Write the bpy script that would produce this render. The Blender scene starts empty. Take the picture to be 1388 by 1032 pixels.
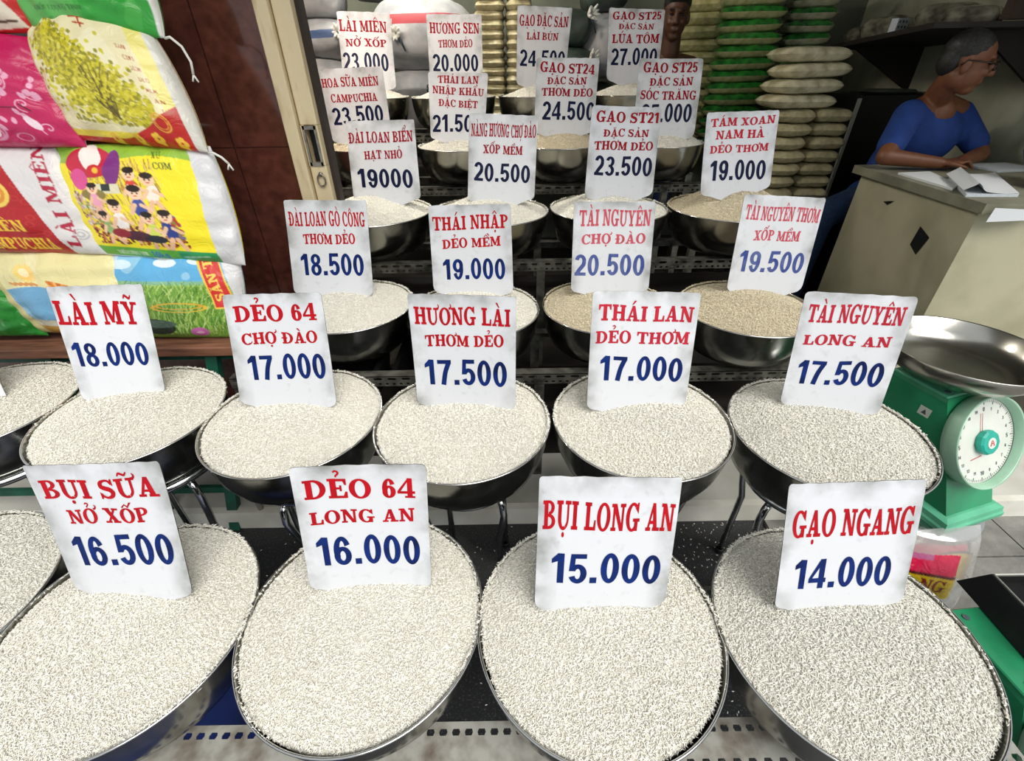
import bpy, math, random, unicodedata
import numpy as np
from mathutils import Vector, Matrix, Euler

C = bpy.context.scene.collection
SC = bpy.context.scene
R = math.radians
random.seed(7)
rng = np.random.default_rng(11)

# ------------------------------------------------------------------ camera
cam_d = bpy.data.cameras.new('camera')
cam_d.sensor_fit = 'HORIZONTAL'
cam_d.sensor_width = 36.0
cam_d.lens = 618.0 / 1388.0 * 36.0
cam_d.clip_start = 0.02
cam = bpy.data.objects.new('camera', cam_d)
C.objects.link(cam)
cam.location = (0, 0, 1.5)
_p, _r = R(34.1), R(-0.9)
_fw = Vector((0, math.cos(_p), -math.sin(_p)))
_up0 = Vector((0, math.sin(_p), math.cos(_p)))
_rt0 = Vector((1, 0, 0))
_rt = _rt0 * math.cos(_r) + _up0 * math.sin(_r)
_up = _up0 * math.cos(_r) - _rt0 * math.sin(_r)
cam.rotation_euler = Matrix((_rt, _up, -_fw)).transposed().to_euler()
SC.camera = cam

# ------------------------------------------------------------------ light and exposure
SC.view_settings.view_transform = 'Standard'
SC.view_settings.look = 'None'
SC.view_settings.gamma = 1.0
SC.view_settings.use_curve_mapping = False
SC.view_settings.exposure = 0.14

W = bpy.data.worlds.new('overcast_sky')
SC.world = W
W.use_nodes = True
wn = W.node_tree
wn.nodes.clear()
w_out = wn.nodes.new('ShaderNodeOutputWorld')
w_bg = wn.nodes.new('ShaderNodeBackground')
w_bg.inputs['Color'].default_value = (0.93, 0.97, 1.0, 1)
w_bg.inputs['Strength'].default_value = .62
wn.links.new(w_bg.outputs[0], w_out.inputs[0])

sun_d = bpy.data.lights.new('hazy_sun', 'SUN')
sun_d.energy = 2.95
sun_d.angle = R(45)
sun_d.color = (1.0, 0.97, 0.92)
sun = bpy.data.objects.new('hazy_sun', sun_d)
C.objects.link(sun)
sun.rotation_euler = (R(40), 0, R(32))

# ------------------------------------------------------------------ helpers
def lin(c):
    if isinstance(c, str):
        c = c.lstrip('#')
        c = [int(c[i:i + 2], 16) / 255 for i in (0, 2, 4)]
    return tuple((x / 12.92) if x <= 0.04045 else ((x + 0.055) / 1.055) ** 2.4 for x in c)

def mat(name, col, rough=0.6, metal=0.0, var=0.0, scale=8.0, col2=None, bump=0.0, bscale=60.0,
        spec=0.5, thr=(0.35, 0.65), detail=4.0, trans=0.0, alpha=1.0, coat=0.0, stretch=None, rvar=0.0):
    m = bpy.data.materials.new(name)
    m.use_nodes = True
    nt = m.node_tree
    b = nt.nodes['Principled BSDF']
    c1 = lin(col)
    b.inputs['Base Color'].default_value = (*c1, 1)
    b.inputs['Roughness'].default_value = rough
    b.inputs['Metallic'].default_value = metal
    b.inputs['Specular IOR Level'].default_value = spec
    b.inputs['Transmission Weight'].default_value = trans
    b.inputs['Alpha'].default_value = alpha
    b.inputs['Coat Weight'].default_value = coat
    tc = nt.nodes.new('ShaderNodeTexCoord')
    src = tc.outputs['Object']
    if stretch:
        mp = nt.nodes.new('ShaderNodeMapping')
        mp.inputs['Scale'].default_value = stretch
        nt.links.new(src, mp.inputs[0])
        src = mp.outputs[0]
    if col2 is not None or var > 0:
        n = nt.nodes.new('ShaderNodeTexNoise')
        n.inputs['Scale'].default_value = scale
        n.inputs['Detail'].default_value = detail
        nt.links.new(src, n.inputs['Vector'])
        rp = nt.nodes.new('ShaderNodeValToRGB')
        rp.color_ramp.elements[0].position = thr[0]
        rp.color_ramp.elements[1].position = thr[1]
        if col2 is None:
            a = tuple(max(0, x * (1 - var)) for x in c1)
            d = tuple(min(1, x * (1 + var)) for x in c1)
        else:
            a, d = c1, lin(col2)
        rp.color_ramp.elements[0].color = (*a, 1)
        rp.color_ramp.elements[1].color = (*d, 1)
        nt.links.new(n.outputs['Fac'], rp.inputs[0])
        nt.links.new(rp.outputs[0], b.inputs['Base Color'])
        if rvar:
            mr = nt.nodes.new('ShaderNodeMapRange')
            mr.inputs['To Min'].default_value = max(0, rough - rvar)
            mr.inputs['To Max'].default_value = rough + rvar
            nt.links.new(n.outputs['Fac'], mr.inputs['Value'])
            nt.links.new(mr.outputs[0], b.inputs['Roughness'])
    if bump:
        n2 = nt.nodes.new('ShaderNodeTexNoise')
        n2.inputs['Scale'].default_value = bscale
        n2.inputs['Detail'].default_value = 3
        nt.links.new(src, n2.inputs['Vector'])
        bp = nt.nodes.new('ShaderNodeBump')
        bp.inputs['Strength'].default_value = bump
        bp.inputs['Distance'].default_value = 0.01
        nt.links.new(n2.outputs['Fac'], bp.inputs['Height'])
        nt.links.new(bp.outputs[0], b.inputs['Normal'])
    return m

def tag(o, label=None, cat=None, group=None, kind=None):
    if label: o['label'] = label
    if cat: o['category'] = cat
    if group: o['group'] = group
    if kind: o['kind'] = kind
    return o

def empty(name, loc=(0, 0, 0), rz=0.0):
    o = bpy.data.objects.new(name, None)
    o.empty_display_size = 0.05
    C.objects.link(o)
    o.location = loc
    o.rotation_euler = (0, 0, rz)
    return o

class MB:
    """collects geometry for ONE mesh object"""
    def __init__(s):
        s.v, s.f, s.mi, s.uv = [], [], [], {}
        s.M = None
    def add(s, verts, faces, mi=0):
        o = len(s.v)
        for p in verts:
            p = Vector(p)
            s.v.append(s.M @ p if s.M else p)
        for f in faces:
            s.f.append([i + o for i in f]); s.mi.append(mi)
        return s
    def box(s, c, d, rz=0, mi=0, bev=0.0):
        x, y, z = d[0] / 2, d[1] / 2, d[2] / 2
        M = Matrix.Translation(c) @ Matrix.Rotation(rz, 4, 'Z')
        if bev <= 0:
            vs = [M @ Vector((sx * x, sy * y, sz * z)) for sx in (-1, 1) for sy in (-1, 1) for sz in (-1, 1)]
            s.add(vs, [(0, 1, 3, 2), (4, 6, 7, 5), (0, 4, 5, 1), (2, 3, 7, 6), (0, 2, 6, 4), (1, 5, 7, 3)], mi)
        else:
            b = min(bev, x * .9, y * .9, z * .9)
            rings = []
            for zz, k in ((-z, b), (-z + b, 0), (z - b, 0), (z, b)):
                rr = []
                for (sx, sy) in ((1, 1), (-1, 1), (-1, -1), (1, -1)):
                    a = [(sx * (x - k), sy * (y - k - b)), (sx * (x - k - b), sy * (y - k))]
                    if sx * sy < 0: a.reverse()
                    rr += a
                rings.append([M @ Vector((p[0], p[1], zz)) for p in rr])
            s.loft(rings, mi=mi)
        return s
    def loft(s, rings, closed=True, cap=True, mi=0):
        n = len(rings[0]); vs = [p for r in rings for p in r]; fs = []
        for i in range(len(rings) - 1):
            for j in range(n if closed else n - 1):
                k = (j + 1) % n
                fs.append((i * n + j, i * n + k, (i + 1) * n + k, (i + 1) * n + j))
        if cap and closed:
            fs.append(tuple(range(n))[::-1]); fs.append(tuple(range((len(rings) - 1) * n, len(rings) * n)))
        return s.add(vs, fs, mi)
    def lathe(s, prof, c=(0, 0, 0), n=48, axis='Z', mi=0, cap=False):
        rings = []
        for (r, z) in prof:
            rr = []
            for k in range(n):
                a = 2 * math.pi * k / n
                p = (r * math.cos(a), r * math.sin(a), z)
                if axis == 'Y': p = (p[0], p[2], p[1])
                if axis == 'X': p = (p[2], p[0], p[1])
                rr.append(Vector(p) + Vector(c))
            rings.append(rr)
        return s.loft(rings, True, cap, mi)
    def tube(s, pts, r, n=10, mi=0, closed=False):
        pts = [Vector(p) for p in pts]; rings = []; N = len(pts)
        rs = r if isinstance(r, (list, tuple)) else [r] * N
        up = None
        for i, p in enumerate(pts):
            if closed: t = pts[(i + 1) % N] - pts[i - 1]
            else: t = pts[min(i + 1, N - 1)] - pts[max(i - 1, 0)]
            t.normalize()
            if up is None:
                up = Vector((0, 0, 1)) if abs(t.z) < .9 else Vector((1, 0, 0))
            a = t.cross(up)
            if a.length < 1e-6: a = t.orthogonal()
            a.normalize(); b = a.cross(t).normalized(); up = b
            rings.append([p + (a * math.cos(2 * math.pi * k / n) + b * math.sin(2 * math.pi * k / n)) * rs[i] for k in range(n)])
        if closed:
            rings.append(rings[0]); return s.loft(rings, True, False, mi)
        return s.loft(rings, True, True, mi)
    def ellipsoid(s, c, r, n=20, m=12, mi=0, rot=None):
        rings = []
        for i in range(m + 1):
            ph = -math.pi / 2 + math.pi * i / m; rr = []
            for k in range(n):
                a = 2 * math.pi * k / n
                p = Vector((r[0] * max(.002, math.cos(ph)) * math.cos(a), r[1] * max(.002, math.cos(ph)) * math.sin(a), r[2] * math.sin(ph)))
                if rot: p = rot @ p
                rr.append(p + Vector(c))
            rings.append(rr)
        return s.loft(rings, mi=mi)
    def build(s, name, mats, parent=None, origin=None, smooth=False, auto=None):
        me = bpy.data.meshes.new(name)
        if not isinstance(mats, (list, tuple)): mats = [mats]
        for m in mats: me.materials.append(m)
        off = Vector((0, 0, 0))
        if parent is not None and origin is None and not parent.get('_local'):
            off = Vector((0, 0, 0)); q_ = parent
            while q_ is not None: off = off + q_.location; q_ = q_.parent
        elif origin is not None and parent is None:
            off = Vector(origin)
        me.from_pydata([tuple(p - off) for p in s.v], [], s.f)
        if len(mats) > 1:
            me.polygons.foreach_set('material_index', s.mi)
        if smooth:
            me.polygons.foreach_set('use_smooth', [True] * len(me.polygons))
        me.update()
        if auto is not None:
            me.set_sharp_from_angle(angle=R(auto))
        o = bpy.data.objects.new(name, me)
        C.objects.link(o)
        if parent is not None: o.parent = parent
        elif origin is not None: o.location = origin
        return o

def np_mesh(name, verts, quads, mats, smooth=True):
    me = bpy.data.meshes.new(name)
    nv, nf = len(verts), len(quads)
    me.vertices.add(nv); me.vertices.foreach_set('co', np.asarray(verts, np.float32).ravel())
    me.loops.add(nf * 4); me.loops.foreach_set('vertex_index', np.asarray(quads, np.int32).ravel())
    me.polygons.add(nf)
    me.polygons.foreach_set('loop_start', np.arange(0, nf * 4, 4, dtype=np.int32))
    me.update(calc_edges=True)
    if smooth:
        me.polygons.foreach_set('use_smooth', np.ones(nf, bool))
    for m in mats: me.materials.append(m)
    me.validate()
    return me

# ------------------------------------------------------------------ lettering: each glyph is a list of polygons in cap-height units
def rc(x0, y0, x1, y1): return [[(x0, y0), (x1, y0), (x1, y1), (x0, y1)]]
def ring(cx, cy, rx, ry, wx, wy, a0=0, a1=360, n=28):
    out = []
    n = max(4, int(n * abs(a1 - a0) / 360))
    for i in range(n):
        a, b = R(a0 + (a1 - a0) * i / n), R(a0 + (a1 - a0) * (i + 1) / n)
        o = lambda t, k: (cx + (rx - k * wx) * math.cos(t), cy + (ry - k * wy) * math.sin(t))
        out.append([o(a, 0), o(b, 0), o(b, 1), o(a, 1)])
    return out
def rib(pts, w, sm=6):
    P = [Vector(p) for p in pts]
    ws = w if isinstance(w, (list, tuple)) else [w] * len(P)
    if sm and len(P) > 2:
        Q, WW = [], []
        for i in range(len(P) - 1):
            a, b, c, d = P[max(i - 1, 0)], P[i], P[i + 1], P[min(i + 2, len(P) - 1)]
            for k in range(sm):
                t = k / sm
                Q.append(.5 * ((2 * b) + (c - a) * t + (2 * a - 5 * b + 4 * c - d) * t * t + (-a + 3 * b - 3 * c + d) * t ** 3))
                WW.append(ws[i] * (1 - t) + ws[i + 1] * t)
        Q.append(P[-1]); WW.append(ws[-1])
        P, ws = Q, WW
    L, Rr = [], []
    for i, p in enumerate(P):
        t = (P[min(i + 1, len(P) - 1)] - P[max(i - 1, 0)]).normalized()
        nrm = Vector((-t.y, t.x))
        L.append(p + nrm * ws[i] / 2); Rr.append(p - nrm * ws[i] / 2)
    return [[tuple(Rr[i]), tuple(Rr[i + 1]), tuple(L[i + 1]), tuple(L[i])] for i in range(len(P) - 1)]
def poly(*p): return [list(p)]

Hs, St, Th = .13, .28, .14   # slab height, thick stem, thin stem
def serif_glyphs():
    g = {}
    stem = lambda x, w=St: rc(x, 0, x + w, 1)
    def ser(x0, x1, top): return rc(x0, 1 - Hs, x1, 1) if top else rc(x0, 0, x1, Hs)
    g['I'] = (.48, stem(.115) + ser(0, .48, 0) + ser(0, .48, 1))
    g['H'] = (1.04, stem(.1) + stem(.69) + ser(0, .46, 0) + ser(0, .46, 1) + ser(.58, 1.04, 0) + ser(.58, 1.04, 1) + rc(.3, .45, .74, .58))
    g['N'] = (1.04, stem(.12, Th + .02) + stem(.77, Th + .02) + ser(0, .38, 0) + ser(.64, 1.04, 1) + ser(0, .3, 1) + poly((.06, 1), (.36, 1), (.92, 0), (.68, 0)))
    g['M'] = (1.24, stem(.1, Th) + stem(.86, St) + ser(0, .34, 0) + ser(.74, 1.24, 0) + ser(0, .26, 1) + ser(1., 1.24, 1)
              + poly((.06, 1), (.36, 1), (.72, .08), (.5, .08)) + poly((.5, .08), (.64, .08), (1.02, 1), (.88, 1)))
    g['A'] = (1.02, poly((.08, 0), (.23, 0), (.55, .95), (.42, 1)) + poly((.60, 0), (.90, 0), (.62, 1), (.40, 1)) + rc(.22, .25, .75, .37) + ser(0, .38, 0) + ser(.52, 1.04, 0))
    g['L'] = (.84, stem(.1) + ser(0, .48, 1) + ser(0, .82, 0) + poly((.66, .08), (.84, 0), (.84, .38), (.73, .38)))
    g['E'] = (.86, stem(.1) + ser(0, .82, 1) + ser(0, .82, 0) + poly((.66, .08), (.86, 0), (.86, .34), (.76, .34)) + poly((.66, .92), (.76, .68), (.84, .68), (.84, 1))
              + rc(.3, .45, .6, .56) + poly((.52, .36), (.62, .36), (.62, .66), (.52, .66)))
    g['T'] = (.96, stem(.355) + ser(0, .96, 1) + ser(.22, .74, 0) + poly((0, 1), (0, .66), (.09, .66), (.19, .92)) + poly((.96, 1), (.96, .66), (.87, .66), (.77, .92)))
    bowl = ring(.4, .72, .46, .28, .25, .10, -90, 90, 40) + rc(.3, .90, .42, 1) + rc(.3, .44, .42, .54)
    g['P'] = (.9, stem(.1) + bowl + ser(0, .5, 0) + ser(0, .2, 1))
    g['R'] = (1.02, stem(.1) + bowl + ser(0, .48, 0) + ser(0, .2, 1) + rib([(.42, .5), (.62, .4), (.72, .16), (.88, .03), (1.0, .1)], [.2, .24, .25, .16, .06]))
    g['B'] = (.94, stem(.1) + ring(.42, .75, .42, .25, .24, .10, -90, 90, 40) + ring(.42, .27, .5, .27, .26, .11, -90, 90, 40) + rc(.3, .9, .44, 1) + rc(.3, .44, .44, .54) + rc(.3, 0, .44, .11) + ser(0, .2, 1) + ser(0, .2, 0))
    g['D'] = (1.0, stem(.1) + ring(.4, .5, .58, .5, .27, .11, -90, 90, 44) + rc(.3, .89, .42, 1) + rc(.3, 0, .42, .11) + ser(0, .2, 1) + ser(0, .2, 0))
    g['Đ'] = (1.0, g['D'][1] + rc(-.04, .45, .46, .56))
    g['O'] = (1.0, ring(.5, .5, .5, .53, .27, .11, 0, 360, 44))
    g['C'] = (.94, ring(.5, .5, .5, .53, .27, .11, 52, 310, 44) + poly((.66, .82), (.92, .6), (.92, 1.02), (.82, 1.02)) + rib([(.72, .07), (.84, .15), (.93, .3)], [.12, .1, .04]))
    g['G'] = (1.04, ring(.5, .5, .5, .53, .27, .11, 55, 318, 44) + poly((.66, .82), (.92, .62), (.92, 1.02), (.82, 1.02)) + rc(.66, .0, .91, .42) + rc(.54, .34, 1.04, .46))
    g['U'] = (1.02, rc(.1, .38, .35, 1) + rc(.76, .38, .90, 1) + ring(.5, .4, .4, .43, .25, .13, 180, 300, 44) + ring(.5, .4, .4, .43, .14, .13, 300, 360, 44) + ser(0, .47, 1) + ser(.62, 1.04, 1))
    g['S'] = (.82, rib([(.70, .74), (.58, .93), (.36, .95), (.17, .84), (.17, .64), (.36, .54), (.56, .46), (.68, .30), (.60, .11), (.38, .04), (.18, .12), (.09, .28)],
                       [.09, .12, .12, .2, .24, .25, .25, .24, .2, .12, .12, .08]) + poly((.62, .80), (.78, .64), (.78, 1.02), (.70, 1.02)) + poly((.18, .2), (.02, .36), (.02, -.02), (.10, -.02)))
    g['X'] = (1.02, poly((.06, 1), (.38, 1), (.96, 0), (.64, 0)) + poly((.74, 1), (.90, 1), (.28, 0), (.12, 0)) + ser(0, .46, 1) + ser(.6, 1.02, 1) + ser(0, .42, 0) + ser(.54, 1.04, 0))
    g['Y'] = (1.0, poly((.06, 1), (.36, 1), (.63, .42), (.38, .42)) + poly((.72, 1), (.88, 1), (.6, .40), (.48, .46)) + rc(.38, 0, .63, .46) + ser(0, .44, 1) + ser(.6, 1.0, 1) + ser(.24, .77, 0))
    g['K'] = (1.06, stem(.1) + ser(0, .46, 0) + ser(0, .46, 1) + poly((.34, .42), (.44, .36), (.9, 1), (.72, 1)) + poly((.46, .58), (.62, .66), (1.0, 0), (.70, 0)) + ser(.6, 1.0, 1) + ser(.58, 1.08, 0))
    g['V'] = (1.0, poly((.06, 1), (.36, 1), (.6, .05), (.44, 0)) + poly((.74, 1), (.9, 1), (.58, 0), (.46, .1)) + ser(0, .44, 1) + ser(.62, 1.0, 1))
    g[' '] = (.36, [])
    d = digit_glyphs(.62, .24, .12)
    for k in '0123456789': g[k] = d[k]
    g['4'] = (.8, rc(.46, 0, .70, 1) + rc(0, .22, .82, .35) + poly((0, .35), (0, .22), (.16, .35), (.5, .85), (.5, 1)) + rc(.34, 0, .82, .1))
    return g
def digit_glyphs(w=.56, t=.19, h=.155):
    g = {}
    c, rx = w / 2, w / 2
    g['0'] = (w, ring(c, .5, rx, .51, t, h))
    g['1'] = (w * .80, rc(w * .34, 0, w * .34 + t * 1.05, 1) + poly((w * .34, .99), (w * .02, .80), (w * .02, .66), (w * .36, .74)))
    g['2'] = (w, ring(c, .70, rx, .31, t, h, 0, 170) + rib([(w - t / 2, .70), (w - t * .7, .52), (w * .42, .28), (t * .5, .06)], [t, t * 1.05, t, t], 5) + rc(.0, 0, w, h))
    g['3'] = (w, ring(c, .735, rx * .94, .275, t, h * .9, -75, 165) + ring(c, .27, rx, .28, t, h * .95, -165, 78) + rc(w * .36, .45, w * .62, .58))
    g['4'] = (w * 1.08, rc(w * .60, 0, w * .60 + t, 1) + rc(0, .20, w * 1.06, .20 + h) + poly((0, .20 + h), (0, .25), (w * .2, .20 + h), (w * .68, .80), (w * .62, 1)))
    g['5'] = (w, rc(w * .10, 1 - h, w * .95, 1) + poly((w * .10, 1), (w * .02, .42), (w * .02 + t * .9, .42), (w * .12 + t * .7, 1)) + ring(c, .325, rx, .335, t, h, -160, 150))
    g['6'] = (w, ring(c, .32, rx, .33, t, h) + ring(c, .5, rx, .51, t, h, 25, 215))
    g['7'] = (w, rc(0, 1 - h, w, 1) + rib([(w - t * .5, .9), (w * .55, .5), (w * .38, 0)], [t, t, t * 1.05], 6))
    g['8'] = (w, ring(c, .745, rx * .92, .265, t * .95, h * .85) + ring(c, .275, rx, .285, t, h * .9))
    g['9'] = (w, ring(c, .68, rx, .33, t, h) + ring(c, .5, rx, .51, t, h, -155, 35))
    g['.'] = (t * 1.3, rc(t * .1, 0, t * 1.2, t * 1.05))
    g[' '] = (.3, [])
    return g
SERIF = None
SANS = digit_glyphs()
def sans_extra():
    t = .17
    SANS['K'] = (.66, rc(0, 0, t, 1) + poly((t, .38), (t, .58), (.44, 1), (.64, 1)) + poly((.2, .56), (.34, .66), (.68, 0), (.48, 0)))
    SANS['k'] = (.5, rc(0, 0, t, 1) + poly((t, .26), (t, .42), (.32, .7), (.5, .7)) + poly((.18, .4), (.3, .48), (.54, 0), (.36, 0)))
    SANS['g'] = (.52, ring(.25, .36, .26, .36, t, .12) + rc(.35, -.1, .35 + t, .7) + ring(.26, -.08, .26, .2, t, .1, 190, 360))
    SANS['o'] = (.52, ring(.26, .35, .27, .37, t, .12))
    SANS['m'] = (.8, rc(0, 0, t, .7) + rc(.31, 0, .31 + t, .6) + rc(.64, 0, .64 + t, .6) + ring(.24, .5, .24, .2, t, .13, 0, 180) + ring(.56, .5, .25, .2, t, .13, 0, 180))
    SANS['n'] = (.48, rc(0, 0, t, .7) + rc(.31, 0, .31 + t, .55) + ring(.24, .48, .24, .22, t, .13, 0, 180))
    SANS['ă'] = (.5, ring(.22, .35, .24, .36, t, .12) + rc(.31, 0, .31 + t, .7) + ring(.25, 1.0, .16, .16, .07, .08, 190, 350))
    SANS['e'] = (.5, ring(.26, .35, .26, .36, t, .12, 0, 320) + rc(.1, .31, .5, .41))
    SANS['a'] = (.5, ring(.22, .35, .24, .36, t, .12) + rc(.31, 0, .31 + t, .7))
    for ch in 'ABCDEGHILMNOPRSTUXYĐ':
        SANS.setdefault(ch, SERIF[ch])

def marks(ch, w):
    """(base letter, polygons of the diacritics)"""
    if ch == 'Đ': return ch, []
    dec = unicodedata.normalize('NFD', ch)
    base, comb = dec[0], dec[1:]
    out = []; c = w / 2 if w else .5
    circ = '\u0302' in comb
    for m in comb:
        dx, dy = (.30, .06) if circ and m in '\u0300\u0301\u0309\u0303' else (0, 0)
        x, y = c + dx, 1.07 + dy
        if m == '\u0302': out += rib([(c - .22, 1.06), (c, 1.27), (c + .22, 1.06)], .10, 0)
        elif m == '\u0300': out += poly((x - .20, y + .26), (x - .04, y + .28), (x + .14, y), (x + .04, y))
        elif m == '\u0301': out += poly((x + .20, y + .26), (x + .04, y + .28), (x - .14, y), (x - .04, y))
        elif m == '\u0309': out += rib([(x - .12, y + .24), (x - .02, y + .31), (x + .10, y + .24), (x + .06, y + .13), (x - .01, y + .08), (x - .01, y)], [.08, .09, .1, .09, .08, .08], 4)
        elif m == '\u0303': out += rib([(x - .24, y + .05), (x - .14, y + .19), (x, y + .13), (x + .13, y + .08), (x + .24, y + .22)], [.06, .11, .12, .11, .06], 4)
        elif m == '\u0323': out += ring(c, -.19, .10, .10, .099, .099, 0, 360, 12)
        elif m == '\u0306': out += ring(c, 1.27, .22, .2, .09, .09, 190, 350, 30)
        elif m == '\u031b': out += rib([(w - .12, .94), (w + .02, .98), (w + .07, 1.10), (w + .0, 1.2)], [.14, .12, .10, .05], 4)
    return base, out

def text_polys(s, font, gap=.07):
    out, x = [], 0.0
    for ch in s:
        base, _ = marks(ch, 0)
        if ch in font: base = ch
        if base not in font: base = 'O'
        w, ps = font[base]
        extra = [] if ch == base else marks(ch, w)[1]
        for p in ps + extra:
            out.append([(q[0] + x, q[1]) for q in p])
        x += w + gap
    return out, max(.01, x - gap)
SERIF = serif_glyphs()
sans_extra()


# ------------------------------------------------------------------ materials
M = {}
M['rim'] = mat('polished_rim', '#c9c9c6', .16, 1.0)
M['steel'] = mat('stainless_steel', '#a3a39d', .2, 1.0, var=.22, scale=5, bump=.08, bscale=14, rvar=.08)
M['chrome'] = mat('chrome_tube', '#c8cacb', .14, 1.0, var=.1, scale=10)
M['angle'] = mat('weathered_angle', '#a9a8a0', .6, .25, col2='#6b5f52', scale=22, thr=(.42, .75), detail=8)
M['darkangle'] = mat('dark_slotted_angle', '#77766c', .5, .3, col2='#35342f', scale=18)
M['granite'] = mat('black_granite', '#26272a', .4, 0, col2='#63645f', scale=170, thr=(.56, .74))
M['pave'] = mat('pavement_stone', '#8d8c86', .8, 0, col2='#6d6c68', scale=9, bump=.25, bscale=60)
M['joint'] = mat('pavement_joint', '#3c3b38', .9)
M['tile'] = mat('shop_tile', '#d5d4cb', .35, 0, col2='#bdbbb0', scale=4)
M['riser'] = mat('riser_tile', '#eeece2', .4, 0, col2='#d3d0c4', scale=6)
M['pillar'] = mat('brown_granite', '#63382e', .1, 0, col2='#462620', scale=26, thr=(.3, .7), coat=.25)
M['grout'] = mat('tile_grout', '#8a5a4e', .7)
M['plaster'] = mat('dirty_plaster', '#b9bba4', .85, 0, col2='#97987f', scale=5, thr=(.3, .75), bump=.15, bscale=25)
M['ceil'] = mat('ceiling_paint', '#5d5d55', .9)
M['back'] = mat('back_wall_paint', '#6b6f62', .9, 0, var=.2, scale=3)
M['cream'] = mat('cream_gate_paint', '#d8c7a2', .5, 0, col2='#a98d5f', scale=9, thr=(.5, .85), stretch=(3, 3, .8))
M['gapdark'] = mat('gate_gap_shade', '#2c211a', .7)
M['lockmetal'] = mat('lock_metal', '#8e8a80', .35, .9, var=.3, scale=40)
M['black'] = mat('black_recess', '#070707', .6)
M['green'] = mat('scale_green', '#23865a', .38, 0, var=.25, scale=6, coat=.2)
M['greenlight'] = mat('scale_light_green', '#5fb590', .4, 0, var=.12, scale=9)
M['bench_green'] = mat('bench_green', '#175341', .5, 0, var=.3, scale=12)
M['wood'] = mat('red_brown_wood', '#8a5c46', .6, 0, col2='#5c3a2b', scale=7, stretch=(1, 8, 8))
M['darkwood'] = mat('dark_timber', '#1d1712', .7, 0, var=.3, scale=6)
M['counter'] = mat('painted_counter', '#bab598', .55, 0, col2='#8f8a6c', scale=4, thr=(.45, .9), bump=.1, bscale=20)
M['countertop'] = mat('counter_top', '#85836f', .5, 0, var=.2, scale=9)
M['paper'] = mat('paper', '#dfe2e4', .8)
M['paper2'] = mat('paper_ruled', '#c9d0d6', .8, 0, var=.06, scale=60)
M['blackmetal'] = mat('black_cabinet', '#0d0d0d', .45, 0, var=.3, scale=8)
M['edge'] = mat('cabinet_edge', '#b9b9b0', .4, .2)
M['tie'] = mat('white_string', '#dcdad2', .8)

def structure(name, mb, m, **k):
    o = mb.build(name, m, **k); o['kind'] = 'structure'; return o

# ------------------------------------------------------------------ the place
b = MB(); b.box((0, .21, -.05), (1.9, 2.02, .1)); b.box((-1.95, .21, -.05), (2.0, 2.02, .1))
structure('floor', b, M['granite'])
b = MB(); b.box((0, 1.36, .035), (8, .28, .11)); structure('trim_4', b, M['tile'])
b = MB(); b.box((0, 3.16, .035), (8, 3.32, .11)); structure('floor_shop', b, mat('shaded_shop_floor', '#35322d', .5, 0, col2='#24221f', scale=5))  # floor colour darkened to stand in for the shade under the rack
b = MB(); b.box((-.55, 1.205, .0445), (6.4, .03, .091)); structure('trim_1', b, M['riser'])
b = MB()
for i in range(6):
    for j in range(7):
        b.box((1.05 + .3 * i + .1, -.64 + .3 * j - (.0), -.05), (.294, .294, .1))
structure('floor_pavement', b, M['pave'])
b = MB(); b.box((1.98, .21, -.07), (2.05, 2.02, .1)); structure('trim_2', b, M['joint'])
b = MB(); b.box((0, 4.75, 1.5), (8, .1, 3.2)); structure('wall_back', b, M['back'])
b = MB(); b.box((2.95, 3.3, 1.5), (.1, 3.0, 3.2)); structure('wall_right', b, M['plaster'])
b = MB(); b.box((-2.9, 3.3, 1.5), (.1, 3.0, 3.2)); structure('wall_left', b, M['back'])
b = MB(); b.box((0, 2.85, 2.8), (6, 4.0, .1)); structure('ceiling', b, M['ceil'])

# pillar clad in brown polished granite, grout lines slightly recessed between slabs
pil = MB()
xs = [-2.9, -1.92, -.977, -.775]
zs = [.09, .64, 1.289, 1.94, 2.6, 2.745]
for i in range(3):
    for j in range(5):
        pil.box(((xs[i] + xs[i + 1]) / 2, 1.92, (zs[j] + zs[j + 1]) / 2), (xs[i + 1] - xs[i] - .005, .2, zs[j + 1] - zs[j] - .003))
pilo = structure('wall_front', pil, M['pillar'])
g = MB(); g.box((-1.8375, 1.93, 1.42), (2.12, .2, 2.65)); structure('trim_3', g, M['grout'])

# cream gate post: post, groove, lock slot, ring
gp = empty('gate_post', (-.718, 1.83, .09)); tag(gp, 'cream painted steel gate post with lock slot beside the brown granite wall', 'gate')
b = MB()
b.box((-.752, 1.84, 1.42), (.045, .08, 2.65), bev=.003)
b.box((-.695, 1.85, 2.05), (.06, .06, 1.39), bev=.003)
b.box((-.695, 1.85, .66), (.06, .06, 1.14), bev=.003)
b.box((-.719, 1.85, 1.29), (.012, .06, .13)); b.box((-.671, 1.85, 1.29), (.012, .06, .13))
b.box((-.7, 1.872, 1.29), (.07, .012, .13))
b.build('post', M['cream'], gp)
b = MB(); b.box((-.658, 1.88, 1.42), (.014, .05, 2.65)); b.build('gap_strip', M['gapdark'], gp)  # dark strip stands in for the shaded door gap
b = MB()
b.box((-.695, 1.818, 1.348), (.046, .006, .012)); b.box((-.695, 1.818, 1.232), (.046, .006, .012))
b.box((-.715, 1.818, 1.29), (.008, .006, .128)); b.box((-.675, 1.818, 1.29), (.008, .006, .128))
lk = b.build('lock_plate', M['lockmetal'], gp)
b = MB(); b.box((-.695, 1.862, 1.29), (.034, .006, .11)); b.build('lock_recess', M['black'], gp)
b = MB(); b.tube([(-.69 + .014 * math.cos(a), 1.812, 1.178 + .02 * math.sin(a)) for a in np.linspace(0, 2 * math.pi, 16)[:-1]], .003, 8, closed=True)
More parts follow.
